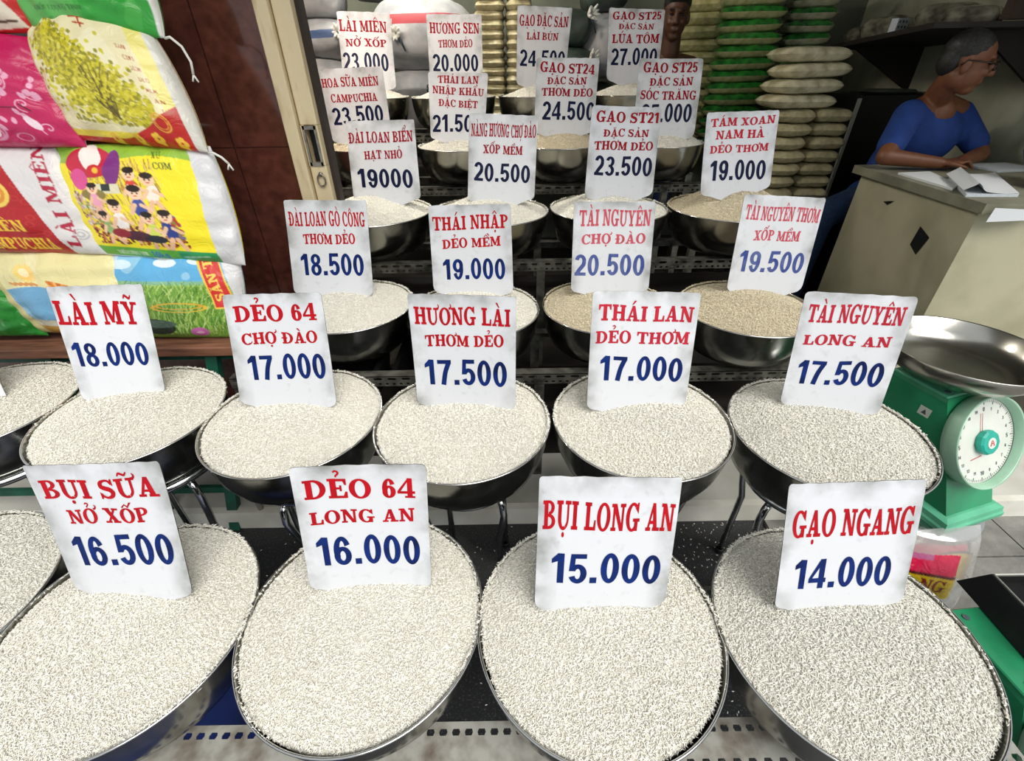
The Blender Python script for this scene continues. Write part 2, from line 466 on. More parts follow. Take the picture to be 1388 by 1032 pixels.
b.build('pull_ring', M['lockmetal'], gp, smooth=True)
b = MB(); b.ellipsoid((-.69, 1.815, 1.198), (.008, .006, .008)); b.build('ring_boss', M['lockmetal'], gp, smooth=True)

# unseen ceiling tube lamps added to brighten the back rows and signs
M['lampbody'] = mat('lamp_body', '#d8d8d4', .5)
for lx, ly, pw, lab in ((-1.2, 2.15, 290, 'unseen tube lamp added as fill on the shop ceiling nearer the street'), (-.7, 3.75, 170, 'unseen tube lamp added as fill at the back of the shop ceiling')):
    mt = bpy.data.materials.new('fill_tube_glow'); mt.use_nodes = True
    mt.node_tree.nodes['Principled BSDF'].inputs['Emission Color'].default_value = (1, .95, .84, 1)
    mt.node_tree.nodes['Principled BSDF'].inputs['Emission Strength'].default_value = pw
    lamp = empty('fill_tube_lamp', (lx, ly, 2.75)); tag(lamp, lab, 'lamp')
    b = MB(); b.box((lx, ly, 2.724), (1.25, .08, .05), bev=.01); b.build('lamp_body', M['lampbody'], lamp)
    b = MB(); b.tube([(lx - .58, ly, 2.68), (lx + .58, ly, 2.68)], .014, 12); b.build('tube', mt, lamp, smooth=True)


# ------------------------------------------------------------------ bowls and rice
def rice_material(name, c1, c2):
    m = bpy.data.materials.new(name); m.use_nodes = True; nt = m.node_tree
    b = nt.nodes['Principled BSDF']
    b.inputs['Roughness'].default_value = .5
    b.inputs['Specular IOR Level'].default_value = .35
    ge = nt.nodes.new('ShaderNodeNewGeometry')
    rp = nt.nodes.new('ShaderNodeValToRGB')
    rp.color_ramp.elements[0].color = (*lin(c1), 1); rp.color_ramp.elements[1].color = (*lin(c2), 1)
    nt.links.new(ge.outputs['Random Per Island'], rp.inputs[0])
    nt.links.new(rp.outputs[0], b.inputs['Base Color'])
    return m
M['riceA'] = rice_material('cream_rice', '#dedacb', '#fdfbf4')
M['riceB'] = rice_material('tan_rice', '#c9bd9f', '#eee4cc')
M['riceC'] = rice_material('grey_white_rice', '#d8d5c8', '#f9f7ef')

def rice_mesh(name, Rb, Hp, n, L, Wd, seed, power=1.7, lump=.004):
    g = np.random.default_rng(seed)
    ph = g.uniform(0, 6.28, 8); kx = g.uniform(-26, 26, 8); ky = g.uniform(-26, 26, 8)
    def RE(t):
        s_ = .5 + .5 * np.sin(t) + .22 * np.sin(3 * t + ph[0]) + .14 * np.sin(7 * t + ph[1]) + .08 * np.sin(17 * t + ph[2])
        return Rb * (.958 + .040 * np.clip(s_, 0, 1))
    sk = g.uniform(0, 6.28)
    def H(x, y):
        xs, ys = x - .06 * Rb * math.cos(sk), y - .06 * Rb * math.sin(sk)
        rho = np.clip(np.hypot(x, y) / RE(np.arctan2(y, x)), 0, 1)
        h = -.008 + Hp * (1 - rho ** power)
        lm = sum(np.sin(kx[i] * xs + ky[i] * ys + ph[i]) for i in range(8)) / 4
        return h + lm * lump * (1 - rho ** 6) + .15 * Hp * (xs * math.cos(sk) + ys * math.sin(sk)) / Rb * (1 - rho ** 4)
    nr, na = 36, 96
    rr = np.linspace(.001, 1, nr) ** .8
    aa = np.linspace(0, 2 * np.pi, na, endpoint=False)
    X = rr[:, None] * np.cos(aa) * RE(aa); Y = rr[:, None] * np.sin(aa) * RE(aa); Z = H(X, Y) - .0030
    V = np.stack([X, Y, Z], -1).reshape(-1, 3)
    # skirt: the heap continues down inside the bowl
    Vs = []
    for q, z in ((.95, -.05), (.84, -.11), (.6, -.152)):
        Vs.append(np.stack([q * Rb * np.cos(aa), q * Rb * np.sin(aa), np.full(na, z)], -1))
    V = np.concatenate([V] + Vs); nrt = nr + 3
    i, j = np.meshgrid(np.arange(nrt - 1), np.arange(na), indexing='ij')
    k = (j + 1) % na
    Q = np.stack([i * na + j, (i + 1) * na + j, (i + 1) * na + k, i * na + k], -1).reshape(-1, 4)
    # grains
    th = g.uniform(0, 2 * np.pi, n); Re = RE(th)
    rho = np.sqrt(g.uniform(0, 1, n)) * Re * .997
    edge = g.uniform(0, 1, n) < .05
    rho = np.where(edge, Re * (.97 + .04 * g.uniform(0, 1, n) ** 1.6), rho)
    x, y = rho * np.cos(th), rho * np.sin(th); e = .002
    z = H(x, y)
    nx, ny = -(H(x + e, y) - z) / e, -(H(x, y + e) - z) / e
    N = np.stack([nx, ny, np.ones(n)], -1); N /= np.linalg.norm(N, axis=1)[:, None]
    a = g.uniform(0, np.pi, n)
    D = np.stack([np.cos(a), np.sin(a), g.normal(0, .22, n)], -1)
    D[:, 2] += -(N[:, 0] * D[:, 0] + N[:, 1] * D[:, 1]) / N[:, 2]
    D /= np.linalg.norm(D, axis=1)[:, None]
    A = np.cross(D, N); A /= np.linalg.norm(A, axis=1)[:, None]
    B = np.cross(A, D)
    z = np.where(rho > Rb * .975, np.maximum(z, .0035 * Rb / .25), z)
    P = np.stack([x, y, z], -1) + N * g.uniform(-.0022, .0022, n)[:, None]
    l = L * g.uniform(.8, 1.15, n)[:, None]; w = Wd * g.uniform(.85, 1.15, n)[:, None]
    rings = []
    for t, s in ((-.5, .35), (0, 1.0), (.5, .35)):
        for ca, sa in ((1, 0), (0, 1), (-1, 0), (0, -1)):
            rings.append(P + D * l * t + (A * ca + B * sa) * w * .5 * s)
    G = np.stack(rings, 1)
    base = (np.arange(n) * 12)[:, None, None] + len(V)
    f = []
    for r in (0, 4):
        for q in range(4):
            f.append((r + q, r + (q + 1) % 4, r + 4 + (q + 1) % 4, r + 4 + q))
    f += [(3, 2, 1, 0), (8, 9, 10, 11)]
    GQ = (np.array(f)[None] + base).reshape(-1, 4)
    return np_mesh(name, np.concatenate([V, G.reshape(-1, 3)]), np.concatenate([Q, GQ]), [M['riceA']])

def bowl_meshes(Rb, depth=.175):
    k = Rb / .25
    out = [(.250, 0), (.248, -.012), (.244, -.045), (.236, -.085), (.219, -.125), (.192, -.152), (.160, -.168), (.118, -.175), (.02, -.175)]
    inn = [(.02, -.1735), (.117, -.1733), (.159, -.166), (.190, -.150), (.217, -.123), (.234, -.084), (.242, -.044), (.246, -.011), (.2475, 0)]
    b = MB(); b.lathe([(r * k, z) for r, z in out + inn], n=80)
    body = b.build('bowl_proto', M['steel'], smooth=True).data
    r = MB(); r.tube([((Rb) * math.cos(a), Rb * math.sin(a), .0005) for a in np.linspace(0, 2 * math.pi, 97)[:-1]], .0028, 8, closed=True)
    rim = r.build('rim_proto', M['rim'], smooth=True).data
    for o in [o for o in C.objects if o.name.startswith(('bowl_proto', 'rim_proto'))]: bpy.data.objects.remove(o)
    return body, rim

BOWLS = {
 'R0': (-1.292, .56, .246, .565, .05), 'BS': (-.802, .508, .246, .565, .055), 'D64LA': (-.317, .521, .246, .565, .05), 'BLA': (.169, .495, .246, .565, .05), 'GN': (.655, .468, .246, .565, .055),
 'L0': (-1.59, 1.10, .243, .695, .05), 'LM': (-1.104, 1.054, .243, .695, .055), 'D64CD': (-.622, 1.023, .243, .695, .045), 'HL': (-.14, .996, .243, .695, .04), 'TL': (.358, .992, .243, .695, .04), 'TNLA': (.838, .928, .243, .695, .06),
 'DLGC': (-.615, 1.609, .24, .773, .06), 'TN3': (-.135, 1.553, .24, .773, .055), 'TNCD': (.358, 1.57, .24, .773, .065), 'TNT': (.868, 1.536, .24, .773, .06),
 'DLB': (-.61, 2.123, .26, .99, .08), 'NHCD': (-.087, 2.102, .26, .99, .085), 'ST21': (.443, 2.125, .26, .99, .08), 'TX': (.975, 2.107, .26, .99, .115),
 'HSM': (-.739, 2.73, .24, 1.183, .075), 'TLNK': (-.234, 2.688, .24, 1.183, .08), 'ST24': (.274, 2.708, .24, 1.183, .08), 'ST25ST': (.782, 2.702, .24, 1.183, .08),
 'LM23': (-.849, 3.256, .25, 1.38, .06), 'HS': (-.321, 3.2, .25, 1.38, .06), 'GDS': (.194, 3.219, .25, 1.38, .07), 'ST25LT': (.72, 3.22, .25, 1.38, .085)}
WHICH = {
 'R0': 'cut off by the left edge in front row', 'BS': 'under the 16.500 sign in front row', 'D64LA': 'under the 16.000 sign in front row',
 'BLA': 'under the 15.000 sign in front row', 'GN': 'under the 14.000 sign in front row',
 'L0': 'cut off by the left edge in second row', 'LM': 'under the 18.000 sign in second row', 'D64CD': 'under the left 17.000 sign in second row',
 'HL': 'under the middle 17.500 sign in second row', 'TL': 'under the right 17.000 sign in second row', 'TNLA': 'beside the green scale under the right 17.500 sign',
 'DLGC': 'under the 18.500 sign in third row', 'TN3': 'under the 19.000 sign in third row', 'TNCD': 'under the faded 20.500 sign in third row', 'TNT': 'under the faded 19.500 sign in third row',
 'DLB': 'under the 19000 sign in fourth row', 'NHCD': 'under the 20.500 sign in fourth row', 'ST21': 'under the 23.500 sign in fourth row', 'TX': 'under the 19.000 sign in fourth row',
 'HSM': 'under the 23.500 sign beside the gate post', 'TLNK': 'under the 21.500 sign in fifth row', 'ST24': 'under the 24.500 sign in fifth row', 'ST25ST': 'under the partly hidden 25.000 sign in fifth row',
 'LM23': 'under the 23.000 sign in back row', 'HS': 'under the 20.000 sign in back row', 'GDS': 'under the 24.500 sign in back row', 'ST25LT': 'under the 27.000 sign in back row'}
ROWNAME = {}
for ks, nm in ((('R0', 'BS', 'D64LA', 'BLA', 'GN'), 'front'), (('L0', 'LM', 'D64CD', 'HL', 'TL', 'TNLA'), 'second'), (('DLGC', 'TN3', 'TNCD', 'TNT'), 'third'),
               (('DLB', 'NHCD', 'ST21', 'TX'), 'fourth'), (('HSM', 'TLNK', 'ST24', 'ST25ST'), 'fifth'), (('LM23', 'HS', 'GDS', 'ST25LT'), 'back')):
    for k in ks: ROWNAME[k] = nm
BM = {rb: bowl_meshes(rb) for rb in (.24, .243, .246, .25, .26)}
RM = {
 'f1': rice_mesh('rice_heap', .246, .048, 36000, .0076, .0021, 1, 2.4), 'f2': rice_mesh('rice_heap', .246, .046, 36000, .0076, .0021, 2, 2.4, .006),
 's1': rice_mesh('rice_heap', .243, .042, 32000, .0072, .0022, 3, 2.2, .003), 's2': rice_mesh('rice_heap', .243, .058, 32000, .0072, .0022, 4, 2.1),
 't': rice_mesh('rice_heap', .24, .06, 21000, .0072, .0025, 5, lump=.003), 'u': rice_mesh('rice_heap', .26, .083, 17000, .0076, .0028, 6, 1.35, .003),
 'x': rice_mesh('rice_heap', .26, .115, 17000, .0076, .0028, 9, 1.25, .004),
 'v': rice_mesh('rice_heap', .24, .078, 8000, .008, .003, 7, 1.5, .002), 'w': rice_mesh('rice_heap', .25, .068, 7000, .008, .003, 8, 1.5, .002)}
RICEKIND = {'R0': ('f1', 'C', 1.2), 'BS': ('f2', 'A', 0), 'D64LA': ('f1', 'A', 2.2), 'BLA': ('f2', 'A', 3.5), 'GN': ('f1', 'C', 4.6),
 'L0': ('s2', 'A', .5), 'LM': ('s2', 'A', 2.0), 'D64CD': ('s1', 'A', 1), 'HL': ('s1', 'A', 3), 'TL': ('s1', 'A', 5), 'TNLA': ('s2', 'C', 4),
 'DLGC': ('t', 'A', 0), 'TN3': ('t', 'A', 2), 'TNCD': ('t', 'B', 4), 'TNT': ('t', 'B', 5), 'DLB': ('u', 'A', 0), 'NHCD': ('u', 'A', 2), 'ST21': ('u', 'A', 4), 'TX': ('x', 'B', 1),
 'HSM': ('v', 'B', 0), 'TLNK': ('v', 'A', 2), 'ST24': ('v', 'B', 3), 'ST25ST': ('v', 'A', 4), 'LM23': ('w', 'A', 0), 'HS': ('w', 'A', 1), 'GDS': ('w', 'A', 2), 'ST25LT': ('w', 'A', 3)}
MATWORD = {'A': 'cream white', 'B': 'tan', 'C': 'greyish white'}
for k, (x, y, rb, zr, hp) in BOWLS.items():
    body, rim = BM[rb]
    o = bpy.data.objects.new('steel_bowl', body); C.objects.link(o); o.location = (x, y, zr); o.rotation_euler.z = random.uniform(0, 6)
    tag(o, f'steel bowl {WHICH[k]}', 'bowl', f'steel bowls of the {ROWNAME[k]} row')
    c = bpy.data.objects.new('rolled_rim', rim); C.objects.link(c); c.parent = o
    kind, mc, rz = RICEKIND[k]
    h = bpy.data.objects.new('rice_heap', RM[kind]); C.objects.link(h); h.location = (x, y, zr); h.rotation_euler.z = (rz % 1.3) - .65
    h.material_slots[0].link = 'OBJECT'; h.material_slots[0].material = M['rice' + mc]
    tag(h, f'{MATWORD[mc]} rice heap {WHICH[k]}', 'rice', f'rice heaps of the {ROWNAME[k]} row', 'stuff')

# spilled grains on the granite
g = np.random.default_rng(5); b = MB()
for i in range(2200):
    x, y = g.uniform(-1.1, .95), g.uniform(.3, 1.18)
    if g.uniform() > (.2 + .75 * (x > .3)): continue
    a = g.uniform(0, 3.14); d = Vector((math.cos(a), math.sin(a), 0)) * .0045; n_ = Vector((-math.sin(a), math.cos(a), 0)) * .0016
    p = Vector((x, y, .0012))
    b.add([p - d, p + n_, p + d, p - n_, p + Vector((0, 0, .0016)), p - Vector((0, 0, .001))], [(0, 1, 4), (1, 2, 4), (2, 3, 4), (3, 0, 4), (1, 0, 5), (2, 1, 5), (3, 2, 5), (0, 3, 5)])
tag(b.build('spilled_rice', M['riceA']), 'loose rice grains scattered over the black granite floor', 'rice', kind='stuff')


def sign_material():
    m = bpy.data.materials.new('white_sign_paint'); m.use_nodes = True; nt = m.node_tree
    b = nt.nodes['Principled BSDF']; b.inputs['Roughness'].default_value = .55
    uv = nt.nodes.new('ShaderNodeUVMap'); uv.uv_map = 'plate'
    sep = nt.nodes.new('ShaderNodeSeparateXYZ'); nt.links.new(uv.outputs[0], sep.inputs[0])
    def math_(op, a, bb=None):
        n = nt.nodes.new('ShaderNodeMath'); n.operation = op
        for i, q in enumerate((a, bb)):
            if q is None: continue
            if isinstance(q, (int, float)): n.inputs[i].default_value = q
            else: nt.links.new(q, n.inputs[i])
        return n.outputs[0]
    u, v = sep.outputs[0], sep.outputs[1]
    e = math_('MINIMUM', math_('MINIMUM', u, math_('SUBTRACT', 1.0, u)), math_('SUBTRACT', 1.0, v))
    oi = nt.nodes.new('ShaderNodeObjectInfo')
    tc = nt.nodes.new('ShaderNodeTexCoord')
    mp = nt.nodes.new('ShaderNodeVectorMath'); mp.operation = 'ADD'
    nt.links.new(tc.outputs['Object'], mp.inputs[0]); nt.links.new(oi.outputs['Location'], mp.inputs[1])
    no = nt.nodes.new('ShaderNodeTexNoise'); no.inputs['Scale'].default_value = 14; no.inputs['Detail'].default_value = 6
    nt.links.new(mp.outputs[0], no.inputs['Vector'])
    nr = nt.nodes.new('ShaderNodeMapRange'); nr.inputs['From Min'].default_value = .38; nr.inputs['From Max'].default_value = .72; nt.links.new(no.outputs['Fac'], nr.inputs['Value'])
    ed = math_('SUBTRACT', 1.0, math_('MULTIPLY', e, 6.0))
    ed = math_('MULTIPLY', math_('MAXIMUM', ed, 0.0), math_('MULTIPLY', nr.outputs[0], 1.0))
    n2 = nt.nodes.new('ShaderNodeTexNoise'); n2.inputs['Scale'].default_value = 45; n2.inputs['Detail'].default_value = 5
    nt.links.new(mp.outputs[0], n2.inputs['Vector'])
    sp = nt.nodes.new('ShaderNodeMapRange'); sp.inputs['From Min'].default_value = .60; sp.inputs['From Max'].default_value = .85
    nt.links.new(n2.outputs['Fac'], sp.inputs['Value'])
    tot = math_('ADD', ed, math_('MULTIPLY', sp.outputs[0], .35))
    tot = math_('MINIMUM', tot, 1.0)
    mx = nt.nodes.new('ShaderNodeMix'); mx.data_type = 'RGBA'
    nt.links.new(tot, mx.inputs['Factor'])
    mx.inputs['A'].default_value = (*lin('#d6d8dc'), 1); mx.inputs['B'].default_value = (*lin('#858783'), 1)
    nt.links.new(mx.outputs['Result'], b.inputs['Base Color'])
    return m
M['sign'] = sign_material()
M['signedge'] = mat('rusty_edge', '#3a332b', .8, 0, var=.3, scale=50)
M['red'] = mat('red_sign_paint', col='#b00d1c', rough=.6, metal=0, spec=.15, var=.12, scale=40)
M['blue'] = mat('blue_sign_paint', col='#0c2a70', rough=.6, metal=0, spec=.15, col2='#081745', scale=22)
M['redfade'] = mat('faded_red_paint', col='#cb5b6a', rough=.6, metal=0, spec=.15, col2='#bd4a58', scale=40)
M['bluefade'] = mat('faded_blue_paint', col='#5a6698', rough=.6, metal=0, spec=.15, col2='#38488a', scale=30)
M['redmid'] = mat('worn_red_paint', col='#b62436', rough=.6, metal=0, spec=.15, var=.1, scale=40)
M['redshade'] = mat('shaded_red_paint', '#960b1c', .6, 0, spec=.15, var=.1, scale=40)  # red darkened to carry the shade of the back rows
M['navy'] = mat('shaded_blue_paint', col='#0b1434', rough=.5, metal=0, spec=.15, col2='#10183c', scale=22)  # near-black blue carries the shade of the back rows

SIGNS = {
 'BS': ([(-0.95, 0.647, 0.882), (-0.667, 0.629, 0.903), (-0.666, 0.538, 0.609), (-0.935, 0.559, 0.6)],
   [('BỤI SỮA', 'R', 0.072, 0.749, 0.94, 0.755, 0.138), ('NỞ XỐP', 'R', 0.195, 0.559, 0.821, 0.573, 0.11), ('16.500', 'B', 0.132, 0.222, 0.93, 0.256, 0.233)]),
 'D64LA': ([(-0.419, 0.619, 0.894), (-0.166, 0.63, 0.885), (-0.178, 0.563, 0.595), (-0.429, 0.552, 0.606)],
   [('DẺO 64', 'R', 0.075, 0.753, 0.904, 0.742, 0.148), ('LONG AN', 'R', 0.087, 0.549, 0.893, 0.556, 0.104), ('16.000', 'B', 0.097, 0.203, 0.919, 0.198, 0.242)]),
 'BLA': ([(0.047, 0.586, 0.894), (0.314, 0.594, 0.873), (0.303, 0.509, 0.597), (0.038, 0.497, 0.605)],
   [('BỤI LONG AN', 'R', 0.034, 0.632, 0.977, 0.607, 0.202), ('15.000', 'B', 0.109, 0.224, 0.925, 0.194, 0.232)]),
 'GN': ([(0.511, 0.586, 0.861), (0.765, 0.588, 0.867), (0.775, 0.499, 0.609), (0.52, 0.496, 0.6)],
   [('GẠO NGANG', 'R', 0.058, 0.594, 0.958, 0.587, 0.207), ('14.000', 'B', 0.117, 0.168, 0.851, 0.17, 0.246)]),
 'LM': ([(-1.234, 1.151, 1.044), (-1.015, 1.197, 1.03), (-1.022, 1.102, 0.731), (-1.227, 1.057, 0.739)],
   [('LÀI MỸ', 'R', 0.015, 0.678, 0.89, 0.649, 0.202), ('18.000', 'B', 0.06, 0.309, 0.897, 0.275, 0.212)]),
 'D64CD': ([(-0.775, 1.149, 1.014), (-0.493, 1.12, 1.03), (-0.491, 1.021, 0.73), (-0.776, 1.054, 0.722)],
   [('DẺO 64', 'R', 0.083, 0.761, 0.917, 0.768, 0.142), ('CHỢ ĐÀO', 'R', 0.117, 0.557, 0.895, 0.575, 0.102), ('17.000', 'B', 0.136, 0.229, 0.935, 0.259, 0.226)]),
 'HL': ([(-0.263, 1.083, 1.038), (0.014, 1.054, 1.038), (0.008, 1.01, 0.719), (-0.267, 1.039, 0.723)],
   [('HƯƠNG LÀI', 'R', 0.048, 0.745, 0.947, 0.756, 0.147), ('THƠM DẺO', 'R', 0.13, 0.553, 0.885, 0.574, 0.101), ('17.500', 'B', 0.101, 0.201, 0.915, 0.213, 0.235)]),
 'TL': ([(0.207, 1.079, 1.04), (0.492, 1.099, 1.021), (0.484, 1.017, 0.717), (0.204, 0.995, 0.727)],
   [('THÁI LAN', 'R', 0.065, 0.764, 0.958, 0.752, 0.128), ('DẺO THƠM', 'R', 0.052, 0.577, 0.947, 0.562, 0.103), ('17.000', 'B', 0.108, 0.256, 0.923, 0.23, 0.214)]),
 'TNLA': ([(0.737, 1.062, 1.037), (0.981, 1.01, 1.039), (0.964, 0.938, 0.739), (0.729, 0.988, 0.742)],
   [('TÀI NGUYÊN', 'R', 0.07, 0.749, 0.937, 0.769, 0.151), ('LONG AN', 'R', 0.086, 0.556, 0.891, 0.584, 0.088), ('17.500', 'B', 0.099, 0.201, 0.921, 0.244, 0.213)]),
 'DLGC': ([(-0.803, 1.709, 1.134), (-0.505, 1.693, 1.131), (-0.513, 1.596, 0.814), (-0.815, 1.613, 0.819)],
   [('ĐÀI LOAN GÒ CÔNG', 'R', 0.04, 0.734, 0.965, 0.739, 0.147), ('THƠM DẺO', 'R', 0.19, 0.545, 0.828, 0.553, 0.104), ('18.500', 'B', 0.127, 0.209, 0.907, 0.217, 0.234)]),
 'TN3': ([(-0.29, 1.707, 1.107), (0.005, 1.678, 1.116), (0.011, 1.596, 0.813), (-0.292, 1.626, 0.808)],
   [('THÁI NHẬP', 'R', 0.04, 0.722, 0.963, 0.744, 0.151), ('DẺO MỀM', 'R', 0.145, 0.517, 0.862, 0.546, 0.107), ('19.000', 'B', 0.134, 0.16, 0.908, 0.169, 0.24)]),
 'TNCD': ([(0.224, 1.648, 1.127), (0.51, 1.656, 1.12), (0.508, 1.577, 0.823), (0.221, 1.568, 0.828)],
   [('TÀI NGUYÊN', 'R', 0.072, 0.739, 0.956, 0.739, 0.175), ('CHỢ ĐÀO', 'R', 0.111, 0.542, 0.909, 0.547, 0.108), ('20.500', 'B', 0.038, 0.189, 0.922, 0.184, 0.241)]),
 'TNT': ([(0.811, 1.651, 1.142), (1.111, 1.673, 1.119), (1.095, 1.603, 0.799), (0.799, 1.581, 0.815)],
   [('TÀI NGUYÊN THƠM', 'R', 0.057, 0.755, 0.974, 0.749, 0.142), ('XỐP MỀM', 'R', 0.216, 0.55, 0.796, 0.547, 0.105), ('19.500', 'B', 0.093, 0.219, 0.933, 0.209, 0.224)]),
 'DLB': ([(-0.675, 2.174, 1.341), (-0.389, 2.174, 1.342), (-0.385, 2.095, 1.046), (-0.677, 2.094, 1.044)],
   [('ĐÀI LOAN BIỂN', 'R', 0.024, 0.726, 0.96, 0.733, 0.133), ('HẠT NHỎ', 'R', 0.227, 0.523, 0.784, 0.529, 0.106), ('19000', 'B', 0.096, 0.169, 0.905, 0.149, 0.239)]),
 'NHCD': ([(-0.156, 2.136, 1.365), (0.122, 2.122, 1.352), (0.106, 2.025, 1.053), (-0.176, 2.034, 1.05)],
   [('NÀNG HƯƠNG CHỢ ĐÀO', 'R', 0.036, 0.746, 0.983, 0.742, 0.145), ('XỐP MỀM', 'R', 0.215, 0.557, 0.794, 0.538, 0.1), ('20.500', 'B', 0.089, 0.236, 0.921, 0.201, 0.216)]),
 'ST21': ([(0.331, 2.091, 1.387), (0.62, 2.13, 1.373), (0.619, 2.084, 1.048), (0.32, 2.042, 1.05)],
   [('GẠO ST21', 'R', 0.076, 0.835, 0.973, 0.831, 0.111), ('ĐẶC SẢN', 'R', 0.202, 0.684, 0.856, 0.681, 0.08), ('THƠM DẺO', 'R', 0.082, 0.542, 0.937, 0.53, 0.093), ('23.500', 'B', 0.113, 0.261, 0.953, 0.233, 0.218)]),
 'TX': ([(0.777, 2.051, 1.359), (1.087, 2.111, 1.359), (1.109, 2.055, 1.077), (0.79, 1.99, 1.063)],
   [('TÁM XOAN', 'R', 0.065, 0.829, 0.955, 0.841, 0.096), ('NAM HÀ', 'R', 0.153, 0.684, 0.831, 0.675, 0.105), ('DẺO THƠM', 'R', 0.089, 0.517, 0.91, 0.499, 0.094), ('19.000', 'B', 0.114, 0.181, 0.908, 0.13, 0.254)]),
 'HSM': ([(-0.898, 2.631, 1.522), (-0.592, 2.631, 1.53), (-0.587, 2.604, 1.221), (-0.888, 2.604, 1.216)],
   [('HOA SỮA MIÊN', 'R', 0.008, 0.762, 0.908, 0.758, 0.12), ('CAMPUCHIA', 'R', 0.106, 0.555, 0.851, 0.554, 0.107), ('23.500', 'B', 0.078, 0.243, 0.905, 0.266, 0.24)]),
 'TLNK': ([(-0.379, 2.637, 1.507), (-0.09, 2.609, 1.496), (-0.121, 2.558, 1.22), (-0.389, 2.583, 1.228)],
   [('THÁI LAN', 'R', 0.163, 0.839, 0.847, 0.842, 0.107), ('NHẬP KHẨU', 'R', 0.066, 0.687, 0.946, 0.663, 0.109), ('ĐẶC BIỆT', 'R', 0.168, 0.503, 0.851, 0.482, 0.105), ('21.500', 'B', 0.047, 0.105, 0.942, 0.126, 0.266)]),
 'ST24': ([(0.142, 2.666, 1.555), (0.444, 2.666, 1.549), (0.434, 2.633, 1.238), (0.133, 2.633, 1.238)],
   [('GẠO ST24', 'R', 0.063, 0.824, 0.933, 0.791, 0.125), ('ĐẶC SẢN', 'R', 0.187, 0.666, 0.821, 0.661, 0.093), ('THƠM DẺO', 'R', 0.1, 0.514, 0.936, 0.498, 0.103), ('24.500', 'B', 0.126, 0.193, 0.99, 0.175, 0.251)]),
 'ST25ST': ([(0.637, 2.675, 1.546), (0.942, 2.663, 1.542), (0.93, 2.57, 1.214), (0.624, 2.585, 1.23)],
   [('GẠO ST25', 'R', 0.075, 0.823, 0.923, 0.829, 0.125), ('ĐẶC SẢN', 'R', 0.199, 0.655, 0.876, 0.668, 0.1), ('SÓC TRĂNG', 'R', 0.068, 0.475, 0.952, 0.489, 0.111), ('25.000', 'B', 0.113, 0.178, 0.915, 0.203, 0.238)]),
 'LM23': ([(-0.973, 3.356, 1.802), (-0.674, 3.374, 1.792), (-0.672, 3.276, 1.426), (-0.978, 3.255, 1.427)],
   [('LÀI MIÊN', 'R', 0.024, 0.751, 0.922, 0.742, 0.145), ('NỞ XỐP', 'R', 0.113, 0.562, 0.897, 0.557, 0.1), ('23.000', 'B', 0.032, 0.251, 0.897, 0.237, 0.234)]),
 'HS': ([(-0.436, 3.176, 1.766), (-0.135, 3.176, 1.763), (-0.139, 3.102, 1.416), (-0.439, 3.103, 1.42)],
   [('HƯƠNG SEN', 'R', 0.047, 0.757, 0.953, 0.754, 0.136), ('THƠM DẺO', 'R', 0.19, 0.572, 0.82, 0.577, 0.099), ('20.000', 'B', 0.07, 0.258, 0.919, 0.257, 0.23)]),
 'GDS': ([(0.061, 3.158, 1.797), (0.361, 3.191, 1.784), (0.337, 3.212, 1.437), (0.053, 3.183, 1.437)],
   [('GẠO ĐẶC SẢN', 'R', 0.043, 0.763, 0.952, 0.76, 0.133), ('LÀI BÚN', 'R', 0.185, 0.594, 0.789, 0.588, 0.093), ('24.500', 'B', 0.064, 0.252, 0.957, 0.241, 0.211)]),
 'ST25LT': ([(0.567, 3.225, 1.786), (0.886, 3.251, 1.777), (0.875, 3.191, 1.444), (0.576, 3.167, 1.452)],
   [('GẠO ST25', 'R', 0.069, 0.844, 0.943, 0.862, 0.104), ('ĐẶC SẢN', 'R', 0.188, 0.72, 0.829, 0.727, 0.078), ('LÚA TÔM', 'R', 0.075, 0.526, 0.947, 0.541, 0.122), ('27.000', 'B', 0.073, 0.219, 0.947, 0.236, 0.236)]),
}


